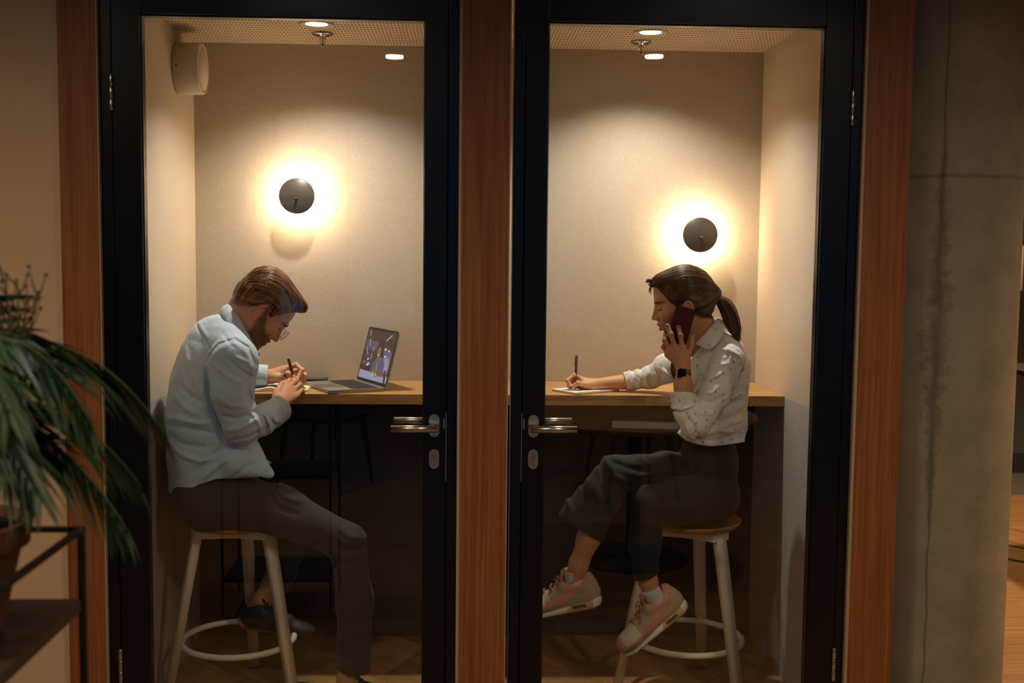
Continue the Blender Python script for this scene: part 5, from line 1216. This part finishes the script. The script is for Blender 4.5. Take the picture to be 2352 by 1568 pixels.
b = MB(); b.lathe([(0, 0), (.078, 0), (.082, .004), (.108, .118), (.118, .120), (.121, .150), (.112, .152), (.106, .138), (0, .138)], 48, mat=trs((pc[0], pc[1], 1.041))); b.build('pot_body', mat('brown_clay', (.10, .045, .022), rough=.7, noise=(25, .25)), t)
b = MB(); b.lathe([(0, .139), (.105, .139), (.106, .136), (0, .130)], 32, mat=trs((pc[0], pc[1], 1.041))); b.build('soil', mat('soil', (.02, .012, .008), rough=1, bump=(90, 1, .01)), t)
def palm():
    t = empty('potted_palm', (pc[0], pc[1], 1.18), 'dark green palm plant with arching fronds at the left edge', 'plant')
    rg = np.random.RandomState(12)
    m_leaf = mat('palm_leaf', (.022, .062, .020), rough=.42, noise=(30, .35), spec=.4); m_stem = mat('palm_stem', (.055, .085, .03), rough=.5); m_bud = mat('dry_stalk', (.055, .045, .022), rough=.7)
    ends = [((384, 1005, -1.56), .26), ((325, 1120, -1.62), .20), ((296, 1225, -1.70), .20), ((215, 985, -1.74), .22), ((100, 845, -1.72), .08), ((60, 800, -1.66), .05), ((20, 950, -1.85), .12), ((-40, 1060, -1.88), .14), ((-80, 780, -1.7), .08), ((-160, 900, -1.65), .16), ((-10, 890, -1.60), .08), ((90, 1130, -1.84), .12)]
    for e, arch in ends:
        p3 = at(*e); p0 = np.array((pc[0]+rg.uniform(-.03, .03), pc[1]+rg.uniform(-.03, .03), 1.175)); d = p3-p0
        p1 = p0+np.array((d[0]*.12, d[1]*.12, max(d[2], 0)*.55+.10+arch*.55)); p2 = p0+np.array((d[0]*.62, d[1]*.62, max(d[2], 0)+.04+arch*.62))
        T = np.linspace(0, 1, 26)[:, None]; C = (1-T)**3*p0+3*T*(1-T)**2*p1+3*T*T*(1-T)*p2+T**3*p3
        b = MB(); b.tube(list(C), list(np.linspace(.0034, .0010, 26)), 6); st = b.build('stem', m_stem, t)
        Ln = np.linalg.norm(np.diff(C, axis=0), axis=1).sum(); V, Q = [], []; nl = int(Ln/.0200)
        for i in range(nl):
            f = .30+.70*(i+.5)/nl; k = f*25; j = min(int(k), 24); c = C[j]*(1-(k-j))+C[j+1]*(k-j); tg = C[min(j+1, 25)]-C[max(j-1, 0)]; tg /= np.linalg.norm(tg)
            sd = np.cross(tg, (0, 0, 1)); sd /= np.linalg.norm(sd)+1e-6; up = np.cross(sd, tg); L_ = (.105*math.sin(PI*min(1, .25+.72*f))+.028)*rg.uniform(.85, 1.12)
            for sg in (-1, 1):
                dr = tg*(.55+.30*f)+sd*sg*(.62-.25*f)+up*.05+np.array((0, 0, -.42)); dr /= np.linalg.norm(dr); w0 = .0052*rg.uniform(.8, 1.15); dro = rg.uniform(.22, .48); i0 = len(V); m = 7
                for q in range(m):
                    s = q/(m-1); ctr = c+dr*L_*s+np.array((0, 0, -1))*L_*dro*s*s; wv = w0*math.sin(PI*min(1, .12+.88*s)**.75)+.0003; acr = np.cross(dr, up); acr /= np.linalg.norm(acr)+1e-6
                    V += [ctr+acr*wv, ctr-up*wv*.35, ctr-acr*wv]
                for q in range(m-1):
                    a = i0+3*q; Q += [(a, a+1, a+4, a+3), (a+1, a+2, a+5, a+4)]
        V = np.array(V); Q = np.array(Q); n = len(V); V = np.concatenate([V, V+np.array((0, 0, -.0005))]); Q = np.concatenate([Q, Q[:, ::-1]+n])
        mesh_of('frond', V, Q, m_leaf, t)
    for e in ((85, 668, -1.70), (40, 650, -1.69), (10, 640, -1.70), (60, 700, -1.66), (-10, 700, -1.72)):     # flower stalks with small buds
        p3 = at(*e); p0 = at(30, 860, -1.70); b = MB(); pts = [p0, p0*.6+p3*.4+np.array((.006, 0, -.01)), p3]
        b.tube(pts, [.0024, .0018, .0011], 6)
        for q in range(7):
            s = .25+.12*q; c = p0*(1-s)+p3*s; a = rg.uniform(0, 6.28); o = np.array((math.cos(a)*.028, math.sin(a)*.012, .028+rg.uniform(0, .012))); b.tube([c, c+o*.6+np.array((0, 0, -.006)), c+o], [.0012, .0010, .0008], 5); b.lathe([(0, -.003), (.0032, 0), (0, .0035)], 8, mat=trs(c+o))
        b.build('flower_stalk', m_bud, t)
palm()

# ================================================================ the hall: far things and furniture mirrored in the glass
t = at(2332, 615, 4.745)
b = MB(); b.box(t[0]-.045, t[0]+.055, 4.744, 4.749, t[2]-.16, t[2]+.155); tag(b.build('paper_notice', mat('notice_paper', (.62, .55, .44), rough=.8), None), 'pale paper notice on the dark far wall at the right edge', 'notice')
t = at(2325, 852, 2.4)
e = empty('bar_table', (t[0]+.33, 2.4, 0), 'dark table edge peeking out beside the concrete column', 'table')
b = MB(); b.box(t[0], t[0]+.66, 2.1, 2.7, t[2]-.012, t[2]+.012, bev=.003); b.build('table_top', mat('dark_table_top', (.03, .026, .022), rough=.3), e)
for x in (t[0]+.34, t[0]+.62):
    for y in (2.15, 2.65): b = MB(); b.box(x-.012, x+.012, y-.012, y+.012, 0, t[2]-.012); b.build('leg', m_rack, e)
t = at(2345, 215, 3.0); struct('trim_8', [(t[0]-.02, t[0]+1.5, 3.0, 3.2, t[2]-.03, t[2]+.03)], m_post)
m_table = mat('oak_table', (.46, .25, .10), rough=.45, grain=((.20, .10, .038), (3, 40, 40), .25))
e = empty('round_table', (.80, -2.42, 0), 'round oak table mirrored in the glass of the right door', 'table')
b = MB(); b.lathe([(0, .715), (.59, .715), (.60, .720), (.60, .740), (.59, .745), (0, .745)], 72, mat=trs((.80, -2.42, 0))); b.build('table_top', m_table, e)
b = MB(); b.lathe([(0, 0), (.28, 0), (.28, .012), (.035, .03), (.035, .715), (0, .715)], 32, mat=trs((.80, -2.42, 0))); b.build('pedestal', m_rack, e)
b = MB(); b.box(-.15, .15, -.105, .105, .7455, .7475, mat=trs((.78, -1.98, 0), rz=.15)); tag(b.build('paper_sheet', m_paper, None), 'white paper sheet on the round table mirrored in the glass', 'paper')
def chair(x, y, rz, lab):
    e = empty('dining_chair', (x, y, 0), lab, 'chair', 'dark chairs of the hall'); M_ = trs((x, y, 0), rz=rz)
    b = MB(); b.box(-.22, .22, -.21, .21, .44, .465, mat=M_, bev=.01); b.build('seat', m_rack, e)
    for sx in (-1, 1):
        for sy in (-1, 1): b = MB(); b.tube([M_ @ Vector((sx*.18, sy*.17, .44)), M_ @ Vector((sx*.23, sy*.22, 0))], [.016, .011], 10); b.build('leg', m_rack, e)
        b = MB(); b.tube([M_ @ Vector((sx*.19, .19, .46)), M_ @ Vector((sx*.20, .25, .80))], .012, 10); b.build('back_post', m_rack, e)
    b = MB(); b.box(-.21, .21, .235, .255, .66, .82, mat=M_, bev=.008); b.build('backrest', m_rack, e)
chair(-.95, -4.2, .4, 'dark chair mirrored below the desk in the left door glass')
chair(1.0, -3.9, 2.9, 'dark chair mirrored low in the right door glass')
